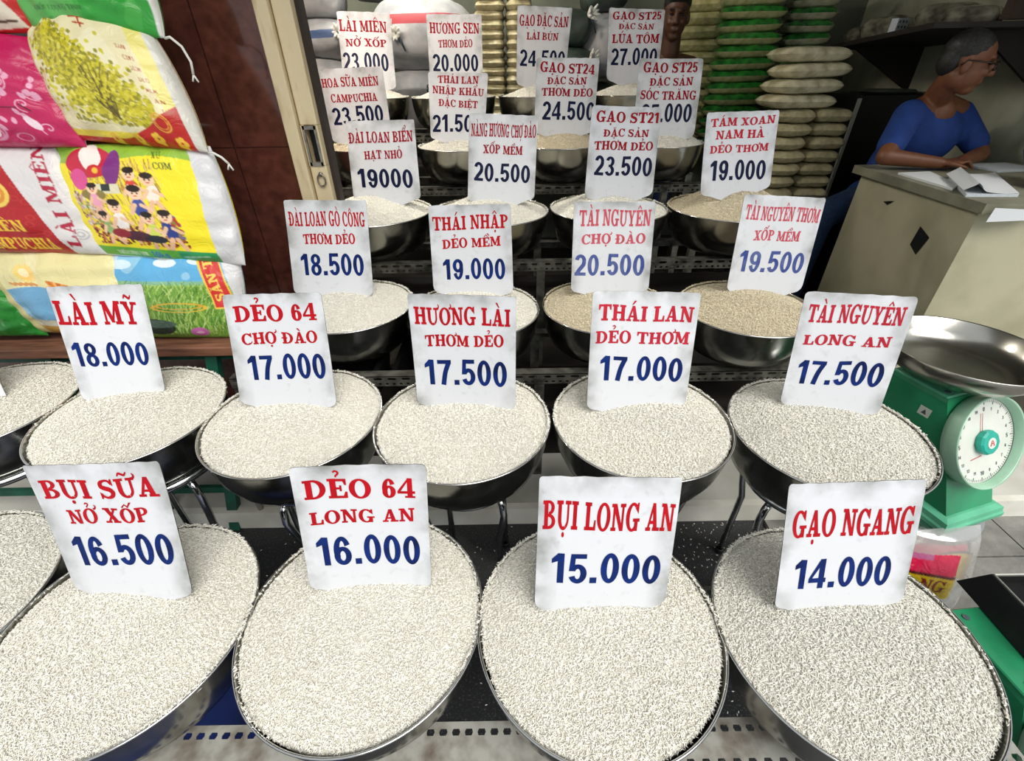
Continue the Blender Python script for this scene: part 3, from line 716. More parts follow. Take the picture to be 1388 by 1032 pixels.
def make_sign(key):
    q, lines = SIGNS[key]
    TL, TR, BR, BL = [Vector(p) for p in q]
    n = (TR - TL).cross(BL - TL); n.normalize()
    if n.y > 0: n = -n                     # towards the street
    rg = random.Random(key)
    ba, bb, tw = rg.uniform(-.006, .004), rg.uniform(-.004, .004), rg.uniform(-.003, .003)
    def P(u, v, off=0.0):
        p = BL * ((1 - u) * (1 - v)) + BR * (u * (1 - v)) + TR * (u * v) + TL * ((1 - u) * v)
        return p + n * (off + ba * (4 * u * (1 - u) - .5) + bb * (4 * v * (1 - v) - .5) + tw * (2 * u - 1) * (2 * v - 1))
    org = (BL + BR) / 2
    us = [0, .006, .016, .03, .05, .085, .14, .22, .31, .4, .5, .6, .69, .78, .86, .915, .95, .97, .984, .994, 1]
    vs = [0, .006, .016, .03, .05, .085, .15, .25, .36, .47, .58, .69, .8, .87, .92, .955, .978, .992, 1]
    rt, rb = rg.uniform(.02, .04), rg.uniform(.05, .085)
    ext = .09
    verts, uvs = [], []
    for side, off in ((0, 0.0), (1, -.0016)):
        for v in vs:
            for u in us:
                r = rb if v < .5 else rt
                uu, vv = u, v
                cu = r if u < r else (1 - r if u > 1 - r else None)
                cv = r if v < r else (1 - r if v > 1 - r else None)
                if cu is not None and cv is not None:
                    d = math.hypot(u - cu, v - cv)
                    m = max(abs(u - cu), abs(v - cv))
                    if d > 1e-6: uu, vv = cu + (u - cu) / d * m, cv + (v - cv) / d * m
                if v < .1: vv = vv - ext * (1 - v / .1) * min(1, math.sin(math.pi * u) * 1.2) ** 2
                jit = .003 * math.sin(37 * u + len(key)) * (v > .99) + .003 * math.sin(29 * v) * (u in (0, 1))
                verts.append(P(uu, vv + (jit if v > .99 else 0), off)); uvs.append((uu, vv))
    nu, nv = len(us), len(vs); N = nu * nv; faces, mi = [], []
    for i in range(nv - 1):
        for j in range(nu - 1):
            a = i * nu + j
            faces.append((a, a + 1, a + nu + 1, a + nu)); mi.append(0)
            faces.append((N + a, N + a + nu, N + a + nu + 1, N + a + 1)); mi.append(0)
    loop = [j for j in range(nu)] + [i * nu + nu - 1 for i in range(1, nv)] + [(nv - 1) * nu + j for j in range(nu - 2, -1, -1)] + [i * nu for i in range(nv - 2, 0, -1)]
    for i, a in enumerate(loop):
        c = loop[(i + 1) % len(loop)]
        faces.append((c, a, N + a, N + c)); mi.append(1)
    me = bpy.data.meshes.new('price_sign')
    me.from_pydata([tuple(p - org) for p in verts], [], faces)
    me.materials.append(M['sign']); me.materials.append(M['signedge'])
    me.polygons.foreach_set('material_index', mi)
    lay = me.uv_layers.new(name='plate')
    for l in me.loops: lay.data[l.index].uv = uvs[l.vertex_index]
    me.update()
    root = bpy.data.objects.new('price_sign', me); C.objects.link(root); root.location = org
    faded = key in ('TNCD', 'TNT'); mid = key in ('TNLA', 'TX', 'TL')
    deep = ROWNAME[key] in ('fifth', 'back', 'fourth')
    for t, st, u0, v0, u1, v1, h in lines:
        F, gp_ = (SERIF, .075) if st == 'R' else (SANS, .085)
        wd = text_polys(t, F, gp_)[1]
        sx = u1 - u0
        if st == 'R': m = M['redfade'] if faded else M['redmid'] if mid else M['redshade'] if deep else M['red']
        else: m = M['bluefade'] if faded else M['navy'] if deep else M['blue']
        wx = 0.0
        for word in t.split(' '):
          polys, w1 = text_polys(word, F, gp_)
          polys = [[(a_ + wx, b_) for a_, b_ in p] for p in polys]
          wx += w1 + gp_ * 2 + F[' '][0]
          mb = MB()
          for pi_, p in enumerate(polys):
            pts = []
            for (x, y) in p:
                tt = x / wd
                wob = .006 * math.sin(9 * tt + len(t) + h * 40)
                u = u0 + sx * tt
                v = v0 + (v1 - v0) * tt + h * y + wob * (.4 + .6 * y)
                pts.append(P(u, v, .0007 + .00001 * (pi_ % 7)))
            mb.add(pts, [tuple(range(len(pts)))])
          mb.build('name_lettering' if st == 'R' else 'price_lettering', m, root)
    return root
SIGNWORD = {
 'BS': '16.500 at the left of the front row', 'D64LA': '16.000 in the front row', 'BLA': '15.000 in the front row', 'GN': '14.000 at the right of the front row',
 'LM': '18.000 in front of the colourful rice bags', 'D64CD': '17.000, left of the middle 17.500 sign', 'HL': '17.500 in the middle of the second row',
 'TL': '17.000, right of the middle 17.500 sign', 'TNLA': '17.500 beside the green scale',
 'DLGC': '18.500 at the left of the third row', 'TN3': '19.000 in the third row of bowls', 'TNCD': '20.500 in faded paint', 'TNT': '19.500 in faded paint',
 'DLB': '19000 without a dot in the fourth row', 'NHCD': '20.500 in the fourth row', 'ST21': '23.500 with four lines in the fourth row', 'TX': '19.000 at the right of the fourth row',
 'HSM': '23.500 beside the gate post', 'TLNK': '21.500 partly hidden in the fifth row', 'ST24': '24.500 in full in the fifth row', 'ST25ST': '000, half hidden behind the 23.500 sign',
 'LM23': '23.000 at the left of the back row', 'HS': '20.000 in front of the knotted white sack', 'GDS': '24.500 half hidden in the back row', 'ST25LT': '27.000 beside the standing person'}
for k in SIGNS:
    tag(make_sign(k), f'white price sign reading {SIGNWORD[k]}', 'sign', f'price signs of the {ROWNAME[k]} row')
# the sign whose right edge alone shows at the left side of the picture
b = MB()
o = Vector((-1.60, 1.11, .735))
q = [Vector((-1.80, 1.16, 1.04)), Vector((-1.50, 1.17, 1.04)), Vector((-1.478, 1.09, .735)), Vector((-1.79, 1.09, .735))]
b.add([p for p in q] + [p + Vector((0, .0016, .0004)) for p in q], [(0, 3, 2, 1), (4, 5, 6, 7), (0, 1, 5, 4), (1, 2, 6, 5), (2, 3, 7, 6), (3, 0, 4, 7)])
s0 = b.build('price_sign', mat('white_plate', '#dedfe2', .55, 0, var=.06, scale=20), origin=o)
tag(s0, 'white sign plate cut off by the left edge of the photo', 'sign', 'price signs of the second row')


# ------------------------------------------------------------------ printed rice bags: the print is painted on a fine grid of the bag's own surface
class Canvas:
    def __init__(s, w, h, bg):
        s.w, s.h = w, h
        s.a = np.zeros((h, w, 4)); s.a[..., :3] = lin(bg); s.a[..., 3] = 1
        s.Y, s.X = np.meshgrid((np.arange(h) + .5) / h, (np.arange(w) + .5) / w, indexing='ij')   # Y downwards
        s.asp = w / h
    def put(s, mask, col, al=1.0):
        c = np.array(lin(col)) if isinstance(col, str) else np.array(col)
        k = np.clip(np.asarray(mask, float), 0, 1)[..., None] * al
        s.a[..., :3] = s.a[..., :3] * (1 - k) + c * k
    def rect(s, x0, y0, x1, y1, col, al=1.0): s.put((s.X >= x0) & (s.X < x1) & (s.Y >= y0) & (s.Y < y1), col, al)
    def ell(s, x, y, rx, ry, col, ang=0, al=1.0, ring_=None):
        dx, dy = (s.X - x) * s.asp, s.Y - y
        c, q = math.cos(ang), math.sin(ang)
        d = ((dx * c + dy * q) / (rx * s.asp)) ** 2 + ((-dx * q + dy * c) / ry) ** 2
        m = d < 1
        if ring_: m &= d > ring_
        s.put(m, col, al)
    def poly(s, pts, col, al=1.0):
        m = np.zeros_like(s.X, bool); n = len(pts)
        for i in range(n):
            (x0, y0), (x1, y1) = pts[i], pts[(i + 1) % n]
            if y0 == y1: continue
            cnd = ((s.Y >= min(y0, y1)) & (s.Y < max(y0, y1))) & (s.X < (x1 - x0) * (s.Y - y0) / (y1 - y0) + x0)
            m ^= cnd
        s.put(m, col, al)
    def line(s, pts, w, col, al=1.0):
        for (x0, y0), (x1, y1) in zip(pts[:-1], pts[1:]):
            dx, dy = (x1 - x0) * s.asp, y1 - y0
            L2 = dx * dx + dy * dy + 1e-9
            t = np.clip(((s.X - x0) * s.asp * dx + (s.Y - y0) * dy) / L2, 0, 1)
            d = np.hypot((s.X - x0) * s.asp - t * dx, s.Y - y0 - t * dy)
            s.put(d < w / 2, col, al)
    def text(s, t, x, y, h, w, col, ang=0, font=None):
        """baseline start (x, y), cap height h and width w as fractions"""
        ps, wd = text_polys(t, font or SERIF, .08)
        c, q = math.cos(ang), math.sin(ang)
        for p in ps:
            pts = []
            for (a, b) in p:
                ex, ey = a / wd * w * s.asp, -b * h
                pts.append((x + (ex * c - ey * q) / s.asp, y + ex * q + ey * c))
            s.poly(pts, col)
    def noise(s, sc, seed):
        g = np.random.default_rng(seed); r = np.zeros_like(s.X)
        for k in range(10):
            a, f, p = g.uniform(0, 6.28), sc * g.uniform(.5, 2), g.uniform(0, 6.28)
            r += np.sin(f * (s.X * s.asp * math.cos(a) + s.Y * math.sin(a)) + p)
        return r / 4

def paint_tree():
    c = Canvas(230, 200, '#e6dcb0'); g = random.Random(3)
    c.put(c.noise(9, 1) > .3, '#ece6c4', .6)
    c.put(c.X > .82 + .06 * c.Y, '#e6da6c', .8)
    for k in range(2300):
        t = g.random() ** .7; cx = .20 + .38 * t; x = cx + g.gauss(0, .05 + .13 * t); y = .10 + .68 * t + g.gauss(0, .07)
        if x > .80 or y > .84: continue
        c.ell(x, y, .014, .015, g.choice(['#b8ac22', '#d0c433', '#8f8a22', '#c6bb2a', '#ded45a', '#9c9128']))
    for k in range(16):
        x = .50 + g.gauss(0, .02); e = (x + g.gauss(0, .13), .50 + g.gauss(0, .08))
        c.line([(.52 + g.gauss(0, .01), .80), (x, .68), e], .010, '#5a4a20', .8)
    for k in range(120):
        c.ell(.5 + g.gauss(0, .14), .58 + g.gauss(0, .1), .010, .011, g.choice(['#cfc335', '#b7ab28']))
    c.put(c.Y > .90 - .30 * (c.X - .45) ** 2 * (c.X > .45) - .10 * (c.X > .6) * (c.X - .6) / .4 - .0, '#e9d348')
    c.put(c.Y > .955 - .85 * np.clip(c.X - .42, 0, 1) ** 1.5, '#b9241c')
    for x, y in ((.36, .96), (.55, .95), (.70, .93), (.86, .95)):
        for q in range(5): c.ell(x + .022 * math.cos(q * 1.257), y + .03 * math.sin(q * 1.257), .017, .024, '#e7b93a')
        c.ell(x, y, .008, .011, '#c23b1d')
    c.ell(.80, .80, .058, .075, '#e3a03c', ring_=.72); c.ell(.80, .80, .042, .052, '#e3a03c', ring_=.75)
    c.line([(.48, .075), (.60, .085)], .016, '#b4401f'); c.line([(.54, .03), (.55, .15)], .014, '#b4401f'); c.line([(.50, .12), (.58, .13)], .012, '#b4401f')
    for i, w in enumerate(('TAM', 'COM', 'NGON', 'DEO', 'MEM', 'AN', 'THOM')):
        c.text(w, .76 + .018 * i - .02, .27 + .075 * i, .032, .06, '#a8552c')
    c.put(c.X > .935, '#d3d0c6')
    c.put((c.X < .05) & (c.Y < .9), '#cfae86', .7)
    return c
def paint_kids():
    c = Canvas(250, 200, '#f0de2a'); g = random.Random(4)
    c.put(c.Y < .14 + .03 * np.sin(7 * c.X), '#8fb83a')
    for k in range(420):
        t = g.random(); a = g.uniform(-.5, .5)
        x, y = .10 + .55 * g.random(), .12 + .6 * g.random()
        if x + .2 * y > .80: continue
        c.line([(x, y), (x + .05 * math.cos(1.2 + a), y + .08)], .007, g.choice(['#c9a04e', '#a77a34', '#e0c27a', '#8d6a2e', '#d6b25c']), .9)
    for k in range(260):
        x, y = .12 + .58 * g.random(), .70 + .16 * g.random()
        c.ell(x, y, .010, .012, g.choice(['#8a3a24', '#b0482c', '#6e2f22', '#c97d4a', '#5b2a1a']))
    for k in range(150):
        x, y = .10 + .16 * g.random(), .40 + .3 * g.random(); c.ell(x, y, .010, .013, g.choice(['#c9a0a8', '#7f9a4a', '#d8b58a', '#9a6a4a', '#d9d0c0']))
    for k in range(90):
        c.ell(.60 + .10 * g.random(), .60 + .2 * g.random(), .012, .016, g.choice(['#b5332a', '#8f7a3a', '#7a6a8a']))
    c.ell(.26, .16, .16, .13, '#c12540'); c.ell(.27, .12, .07, .11, '#efe6de'); c.ell(.29, .23, .05, .05, '#c8262e'); c.ell(.30, .23, .02, .025, '#e8b83a')
    c.ell(.17, .30, .06, .09, '#d84f8e'); c.ell(.40, .22, .05, .16, '#7a2f7a', .3); c.rect(.26, .34, .42, .42, '#d9d2b2'); c.rect(.30, .34, .36, .40, '#29332f')
    c.ell(.24, .43, .08, .05, '#8a7a3e')
    def kid(x, y, s, shirt, lean=0.0):
        c.ell(x + .02 * lean, y + .13 * s, .042 * s, .085 * s, shirt, lean)
        c.line([(x - .02, y + .10 * s), (x - .06 * s, y + .17 * s)], .030 * s, '#eac09c'); c.line([(x + .02, y + .10 * s), (x + .07 * s, y + .14 * s)], .030 * s, '#eac09c')
        c.line([(x - .01, y + .20 * s), (x - .05 * s, y + .30 * s)], .036 * s, '#e6b892'); c.line([(x + .02, y + .20 * s), (x + .05 * s, y + .30 * s)], .036 * s, '#e6b892')
        c.ell(x, y, .044 * s, .056 * s, '#f0c8a6'); c.ell(x, y - .035 * s, .040 * s, .030 * s, '#26190f'); 
        c.ell(x - .014 * s, y + .004, .006, .008, '#20140c'); c.ell(x + .014 * s, y + .004, .006, .008, '#20140c'); c.ell(x, y + .026 * s, .012 * s, .006, '#c2513c')
    kid(.50, .26, .95, '#d84a36'); kid(.60, .30, .9, '#efe2d2', .3); kid(.24, .38, .8, '#e7a0b4'); kid(.50, .41, 1.0, '#3f4f96', .1)
    kid(.34, .53, 1.0, '#efe6e0', .2); kid(.63, .60, .95, '#2f3f86', -.2); kid(.52, .62, .9, '#c9d25a', .2); kid(.24, .62, .8, '#8fae6a')
    c.ell(.40, .78, .10, .045, '#4a1f2f'); c.ell(.52, .80, .07, .035, '#23252f'); c.ell(.30, .76, .06, .04, '#8a1f2c')
    c.text('XỨ', .655, .13, .055, .055, '#47602a'); c.text('CƠM', .655, .215, .055, .105, '#47602a')
    c.put((c.Y > .895 - .0 * c.X), '#5fae3c'); c.put((c.Y > .895) & (c.X > .6), '#2f9a5a')
    c.text('KHỐI LƯỢNG TỊNH', .17, .965, .034, .21, '#d6e6c8'); c.text('10kg', .41, .975, .058, .115, '#2b62b0', font=SANS)
    c.line([(.62, .955), (.8, .935)], .012, '#bfe0c8', .6)
    c.put(c.Y > .985, '#e3e3e0')
    c.put(c.X > .865 + .01 * np.sin(6 * c.Y), '#cfcfd1')
    return c
def paint_grass():
    c = Canvas(240, 200, '#5fa9d6'); g = random.Random(5)
    c.put(c.noise(7, 2) > .45, '#9fcbe2', .7); c.ell(.48, .10, .09, .05, '#dfe8ee'); c.ell(.12, .12, .1, .05, '#cfe2ee'); c.ell(.72, .08, .07, .04, '#d6e4ec')
    c.put(c.Y > .34, '#6f9a3c'); c.put((c.Y > .30) & (c.Y < .36), '#8fb864', .7)
    for k in range(900):
        x, y = g.random() * .92, .34 + .62 * g.random() ** .9
        h = .05 + .09 * (y - .3)
        c.line([(x, y), (x + g.gauss(.01, .02), y - h)], .007, g.choice(['#3f7426', '#87b046', '#a9c95e', '#2f5f20', '#5d8f36', '#c3d98a']), .85)
    c.ell(.30, .84, .17, .10, '#27352c'); c.ell(.33, .80, .16, .05, '#4d6257')
    for q in range(9): c.ell(.66 + .045 * math.cos(q * .7), .90 + .03 * math.sin(q * .7), .030, .03, '#c06aa8', q * .5)
    c.ell(.66, .91, .03, .02, '#e3a6d0')
    c.ell(.55, .60, .22, .055, '#e0b640', ring_=.72); c.ell(.55, .58, .19, .04, '#d2a238', ring_=.66)
    c.poly([(.70, .0), (.86, .0), (.97, .62), (.83, .62)], '#e6c24a'); c.poly([(.72, .0), (.85, .0), (.955, .60), (.835, .60)], '#c9302a')
    c.text('Săn T'.upper().replace('Ă', 'Ă'), .905, .52, .075, .40, '#e9c95a', -1.80)
    c.put((c.X > .87 + .17 * c.Y), '#cfcfd0')
    c.put((c.X < .10 - .12 * c.Y + .0) & (c.Y < .55), '#d5dfe6', .7)
    return c
def paint_wheat():
    c = Canvas(240, 190, '#d8cf98'); g = random.Random(6)
    c.put(c.noise(8, 3) > .4, '#e2dbb0', .6)
    arc = lambda x: .36 + .55 * (x - .42) ** 2 + .22 * np.clip(x - .42, 0, 1)
    c.put((c.Y > arc(c.X) + .04) & (c.X > .10), '#6ea3c8'); c.put((c.Y > arc(c.X) + .25) & (c.X > .1) & (c.noise(6, 5) > .2), '#9cc3dc', .7)
    c.put(c.Y > .80, '#c7c3b0'); c.put(c.Y > .88, '#b98e3e')
    for k in range(30):
        x = .50 + .46 * k / 30; y = float(arc(x))
        for d in (-1, 1): c.ell(x, y + .02 * d, .026, .016, g.choice(['#cc7a2e', '#dd9440', '#b9642a', '#e5a95c']), .5 - .6 * d)
    for k in range(10):
        x = .22 + .02 * k; c.ell(x, .37 + .01 * (k % 2), .02, .014, '#c98a4a', .4)
    for q in range(24): c.line([(.36, .26), (.36 + .075 * math.cos(q * .262), .26 + .10 * math.sin(q * .262))], .010, '#e8c24e')
    c.ell(.36, .26, .052, .07, '#eec46a'); c.ell(.355, .25, .035, .048, '#f3dcae')
    c.text('GẠO', .40, .86, .075, .14, '#7c2452')
    c.put((c.X < .13), '#c8bd84')
    return c
def paint_laimien():
    c = Canvas(260, 180, '#a81e22'); g = random.Random(8)
    for k in range(120):
        x, y = g.random(), g.random(); c.ell(x, y, .020, .026, '#bd3a34', ring_=.6)
    c.put(c.X > .70 + .14 * c.Y, '#d2cecd')
    c.text('LÀI MIÊN', .905, .93, .085, .66, '#a8233c', -math.pi / 2 + .05)
    c.ell(.93, .80, .035, .05, '#9a9a9a', ring_=.75); c.ell(.93, .80, .02, .028, '#a9a9a9', ring_=.3)
    c.ell(.60, .42, .10, .14, '#e2c25a'); c.ell(.60, .42, .08, .11, '#d2882e'); c.ell(.61, .42, .05, .07, '#f0dc8a')
    c.text('MIÊN', .45, .78, .11, .24, '#e9c23a'); c.text('CAMPUCHIA', .38, .95, .11, .40, '#e9c23a')
    return c
def paint_magenta():
    c = Canvas(240, 200, '#bd1f58'); g = random.Random(9)
    c.put(c.X < .82 - .55 * c.Y ** 1.4, '#d9d2d0')
    for i in range(6): c.line([(.45, .42 + .035 * i), (.70 - .05 * i, .42 + .035 * i)], .008, '#9b9490')
    c.text('GẠO THƠM', .44, .36, .05, .30, '#8b8480')
    for k in range(9):
        x0, y0 = .35 + .05 * g.random(), .95; p = []
        ph, r = g.uniform(-.6, 1.2), g.uniform(.3, .7)
        for t in np.linspace(0, 1, 12): p.append((x0 + .5 * t * r * math.cos(ph) + .05 * math.sin(5 * t + ph), y0 - .65 * t * r * (.4 + math.sin(ph + t))))
        c.line(p, .012, '#dd8fae')
        c.ell(p[-1][0], p[-1][1], .03, .018, '#e8b3c8', ph)
    for k in range(7):
        cx, cy, r0 = .5 + .4 * g.random(), .45 + .45 * g.random(), .05 + .05 * g.random(); ph = g.uniform(0, 6)
        c.line([(cx + r0 * (1 - t) * math.cos(ph + 7 * t), cy + 1.2 * r0 * (1 - t) * math.sin(ph + 7 * t)) for t in np.linspace(0, 1, 26)], .010, '#e4a2bd')
    for k in range(22): c.ell(.55 + .35 * g.random(), .35 + .5 * g.random(), .016, .030, '#e2a2bc', g.uniform(-1, 1))
    c.ell(.78, .80, .03, .07, '#ead0da', -.6); c.ell(.5, .85, .025, .08, '#ead0da', .5); c.ell(.66, .92, .06, .035, '#dd8fae', ring_=.7)
    c.line([(.62, .67), (.74, .67)], .014, '#5a1026'); c.line([(.77, .64), (.81, .69)], .016, '#5a1026'); c.line([(.45, .55), (.62, .53)], .012, '#e7a9c0')
    return c
def paint_redtop():
    c = Canvas(160, 100, '#c4231d'); c.poly([(.75, .98), (.86, .60), (.99, .95)], '#e4d8c4'); c.put((c.Y > .82) & (c.X < .6), '#b99a2a'); c.line([(.80, .90), (.93, .88)], .03, '#5a3a2a'); return c
def paint_greentop():
    c = Canvas(200, 130, '#2f9a36'); g = random.Random(2)
    c.put((c.X < .48) & (c.Y > .3), '#5fae56')
    c.put(c.noise(12, 4) > .55, '#49ac46', .6)
    c.text('KHỐI LƯỢNG TỊNH', .16, .78, .05, .36, '#2c6a2c'); c.text('NGON CƠM THƠM', .18, .90, .05, .30, '#2c6a2c'); c.text('MẾM DẺO', .2, .66, .045, .24, '#2c6a2c')
    c.put((c.X > .97), '#dcdcd4'); return c
def paint_green():
    c = Canvas(140, 100, '#1f7a28'); c.put(c.noise(9, 7) > .4, '#2c8c34', .7); c.put(c.noise(20, 9) > 1.0, '#6fb070', .6); return c
def paint_plastic():
    c = Canvas(150, 130, '#d6d6d4'); c.a[..., 3] = .42
    k = ((c.X > .02) & (c.X < .66) & (c.Y > .16 + .12 * c.X) & (c.Y < .38 + .12 * c.X)); c.put(k, '#d41f4a'); c.a[..., 3][k] = 1
    k2 = k & (c.Y < .22 + .12 * c.X) & (c.X < .34); c.put(k2, '#b8648e')
    k3 = (c.X < .66) & (c.Y >= .32 + .22 * c.X) & (c.Y < .64 + .10 * c.X); c.put(k3, '#ddb91c'); c.a[..., 3][k3] = 1
    c.put(k3 & (c.Y < .35 + .22 * c.X), '#5a1a12')
    c.text('NG', .24, .55, .12, .30, '#8a2418', .2)
    return c

def bag_material(name, rough, alpha=False):
    m = bpy.data.materials.new(name); m.use_nodes = True; nt = m.node_tree
    b = nt.nodes['Principled BSDF']; b.inputs['Roughness'].default_value = rough
    at = nt.nodes.new('ShaderNodeAttribute'); at.attribute_name = 'print'
    nt.links.new(at.outputs['Color'], b.inputs['Base Color'])
    if alpha: nt.links.new(at.outputs['Alpha'], b.inputs['Alpha'])
    tc = nt.nodes.new('ShaderNodeTexCoord')
    n2 = nt.nodes.new('ShaderNodeTexNoise'); n2.inputs['Scale'].default_value = 22; n2.inputs['Detail'].default_value = 4; n2.inputs['Distortion'].default_value = 1.5
    nt.links.new(tc.outputs['Object'], n2.inputs['Vector'])
    bp = nt.nodes.new('ShaderNodeBump'); bp.inputs['Strength'].default_value = .35; bp.inputs['Distance'].default_value = .012
    nt.links.new(n2.outputs['Fac'], bp.inputs['Height']); nt.links.new(bp.outputs[0], b.inputs['Normal'])
    return m
M['bag'] = bag_material('printed_woven_bag', .33)
M['plasticbag'] = bag_material('clear_printed_plastic', .18, True)

def printed_bag(name, quad, cv, T, seed, material, top=0.0, bottom=0.0):
    TL, TR, BR, BL = [Vector(p) for p in quad]
    n = (TR - TL).cross(BL - TL).normalized()
    if n.y > 0: n = -n
    w, h = cv.w, cv.h
    g = np.random.default_rng(seed)
    u = np.linspace(0, 1, w + 1)[None, :, None]; v = np.linspace(0, 1, h + 1)[:, None, None]     # v downwards
    q = [np.array(p) for p in (TL, TR, BR, BL)]
    P = (1 - u) * (1 - v) * q[0] + u * (1 - v) * q[1] + u * v * q[2] + (1 - u) * v * q[3]
    upv = np.array((TL + TR - BL - BR).normalized()); rtv = np.array((TR + BR - TL - BL).normalized())
    uu, vv = u[..., 0], v[..., 0]
    bulge = lambda t: np.clip(4 * t * (1 - t), 0, 1)
    f = bulge(uu) ** .42 * bulge(vv) ** .45
    wr = np.zeros((h + 1, w + 1))
    for k in range(9):
        a, fr, ph = g.uniform(0, 3.14), g.uniform(10, 34), g.uniform(0, 6.28)
        wr += np.sin(fr * (uu * math.cos(a) + vv * math.sin(a)) + ph + 2.2 * np.sin(5 * uu + 4 * vv + ph))
    wr = wr / 9
    edge = 1 - np.minimum(bulge(uu), bulge(vv))
    off = T * f + (.006 * wr + .006 * edge * wr) * np.minimum(1, 3 * f)
    shift = upv * (top * bulge(uu) * (1 - vv) ** 1.5 - bottom * bulge(uu) * vv ** 1.5)[..., None] - rtv * (.015 * bulge(vv) * (1 - 2 * uu))[..., None] * 1.0
    front = P + np.array(n) * off[..., None] + shift
    back = P - np.array(n) * (T * .9 * f)[..., None] + shift
    V = np.concatenate([front.reshape(-1, 3), back.reshape(-1, 3)])
    org = np.array((BL + BR) / 2); V = V - org
    W1 = w + 1
    i, j = np.meshgrid(np.arange(h), np.arange(w), indexing='ij')
    a = i * W1 + j
    F1 = np.stack([a, a + W1, a + W1 + 1, a + 1], -1).reshape(-1, 4)
    F2 = np.stack([a, a + 1, a + W1 + 1, a + W1], -1).reshape(-1, 4) + (h + 1) * W1
    me = np_mesh(name, V, np.concatenate([F1, F2]), [material])
    col = me.color_attributes.new('print', 'FLOAT_COLOR', 'POINT')
    pad = np.pad(cv.a, ((0, 1), (0, 1), (0, 0)), mode='edge')
    pad[1:-1, 1:-1] = (cv.a[:-1, :-1] + cv.a[1:, :-1] + cv.a[:-1, 1:] + cv.a[1:, 1:]) / 4
    col.data.foreach_set('color', np.concatenate([pad.reshape(-1, 4), pad[:, ::-1].reshape(-1, 4)]).astype(np.float32).ravel())
    o = bpy.data.objects.new(name, me); C.objects.link(o); o.location = org
    o['_n'] = list(n)
    return o

def tie(parent, p, pts):
    b = MB(); p = Vector(p)
    b.tube([p + Vector(q) for q in pts], .0035, 7)
    e = p + Vector(pts[-1])
    b.tube([e, e + Vector((.008, 0, -.018))], .0025, 6); b.tube([e, e + Vector((-.008, 0, -.016))], .0025, 6)
    return b.build('tie_string', M['tie'], parent, smooth=True)

BAGS = {
 'tree': [(-1.325, 1.6, 1.611), (-0.987, 1.601, 1.614), (-0.9, 1.525, 1.311), (-1.265, 1.535, 1.349)],
 'kids': [(-1.376, 1.551, 1.329), (-0.903, 1.55, 1.326), (-0.872, 1.465, 0.983), (-1.328, 1.475, 1.024)],
 'grass': [(-1.319, 1.49, 1.024), (-0.898, 1.488, 1.018), (-0.94, 1.419, 0.741), (-1.306, 1.421, 0.747)],
 'wheat': [(-1.746, 1.489, 1.038), (-1.291, 1.486, 1.025), (-1.24, 1.417, 0.751), (-1.629, 1.423, 0.772)],
 'greenb': [(-2.039, 1.484, 1.02), (-1.687, 1.47, 0.964), (-1.613, 1.419, 0.759), (-2.063, 1.421, 0.766)],
 'laimien': [(-1.9, 1.547, 1.346), (-1.365, 1.543, 1.329), (-1.302, 1.468, 1.026), (-1.863, 1.472, 1.045)],
 'magenta': [(-1.708, 1.6, 1.611), (-1.325, 1.596, 1.598), (-1.258, 1.529, 1.33), (-1.648, 1.531, 1.335)],
 'redtop': [(-1.694, 1.632, 1.775), (-1.28, 1.63, 1.77), (-1.301, 1.589, 1.606), (-1.659, 1.591, 1.61)],
 'greentop': [(-1.293, 1.639, 1.793), (-0.975, 1.638, 1.789), (-0.947, 1.588, 1.59), (-1.302, 1.592, 1.604)],
}


BL_ = {
 'tree': (paint_tree, .075, .045, .0, 'cream rice bag printed with a golden blossoming tree', 1),
 'kids': (paint_kids, .065, .01, .0, 'bright yellow rice bag printed with playing children and 10kg', 2),
 'grass': (paint_grass, .062, .0, .0, 'rice bag printed with a green grass field under blue sky', 3),
 'wheat': (paint_wheat, .062, .012, .0, 'beige and blue rice bag printed with a wheat ear and sun', 4),
 'greenb': (paint_green, .05, .0, .0, 'plain dark green rice bag at the left end of the wooden bench', 5),
 'laimien': (paint_laimien, .065, .0, .0, 'dark red rice bag with a white strip under the magenta bag', 6),
 'magenta': (paint_magenta, .068, .01, .0, 'magenta and white rice bag with curling flower print', 7),
 'redtop': (paint_redtop, .055, .0, .0, 'bright red rice bag at the top left corner of the stack', 8),
 'greentop': (paint_greentop, .055, .0, .0, 'bright green rice bag on top of the tree bag', 9)}
bag_objs = {}
for k, (fn, T, top, bot, lab, sd) in BL_.items():
    o = printed_bag('rice_bag', BAGS[k], fn(), T, sd, M['bag'], top, bot)
    tag(o, lab, 'rice bag', 'printed rice bags on the bench')
    bag_objs[k] = o
for k, ci, pts in (('greentop', 2, [(0, 0, 0), (.02, -.01, .002), (.045, -.012, -.02), (.055, -.01, -.055), (.05, -.01, -.085)]),
                   ('tree', 2, [(0, 0, 0), (.02, -.01, .0), (.04, -.01, -.012), (.055, -.01, -.03)])):
    o = bag_objs[k]; tie(o, Vector(BAGS[k][ci]), pts)


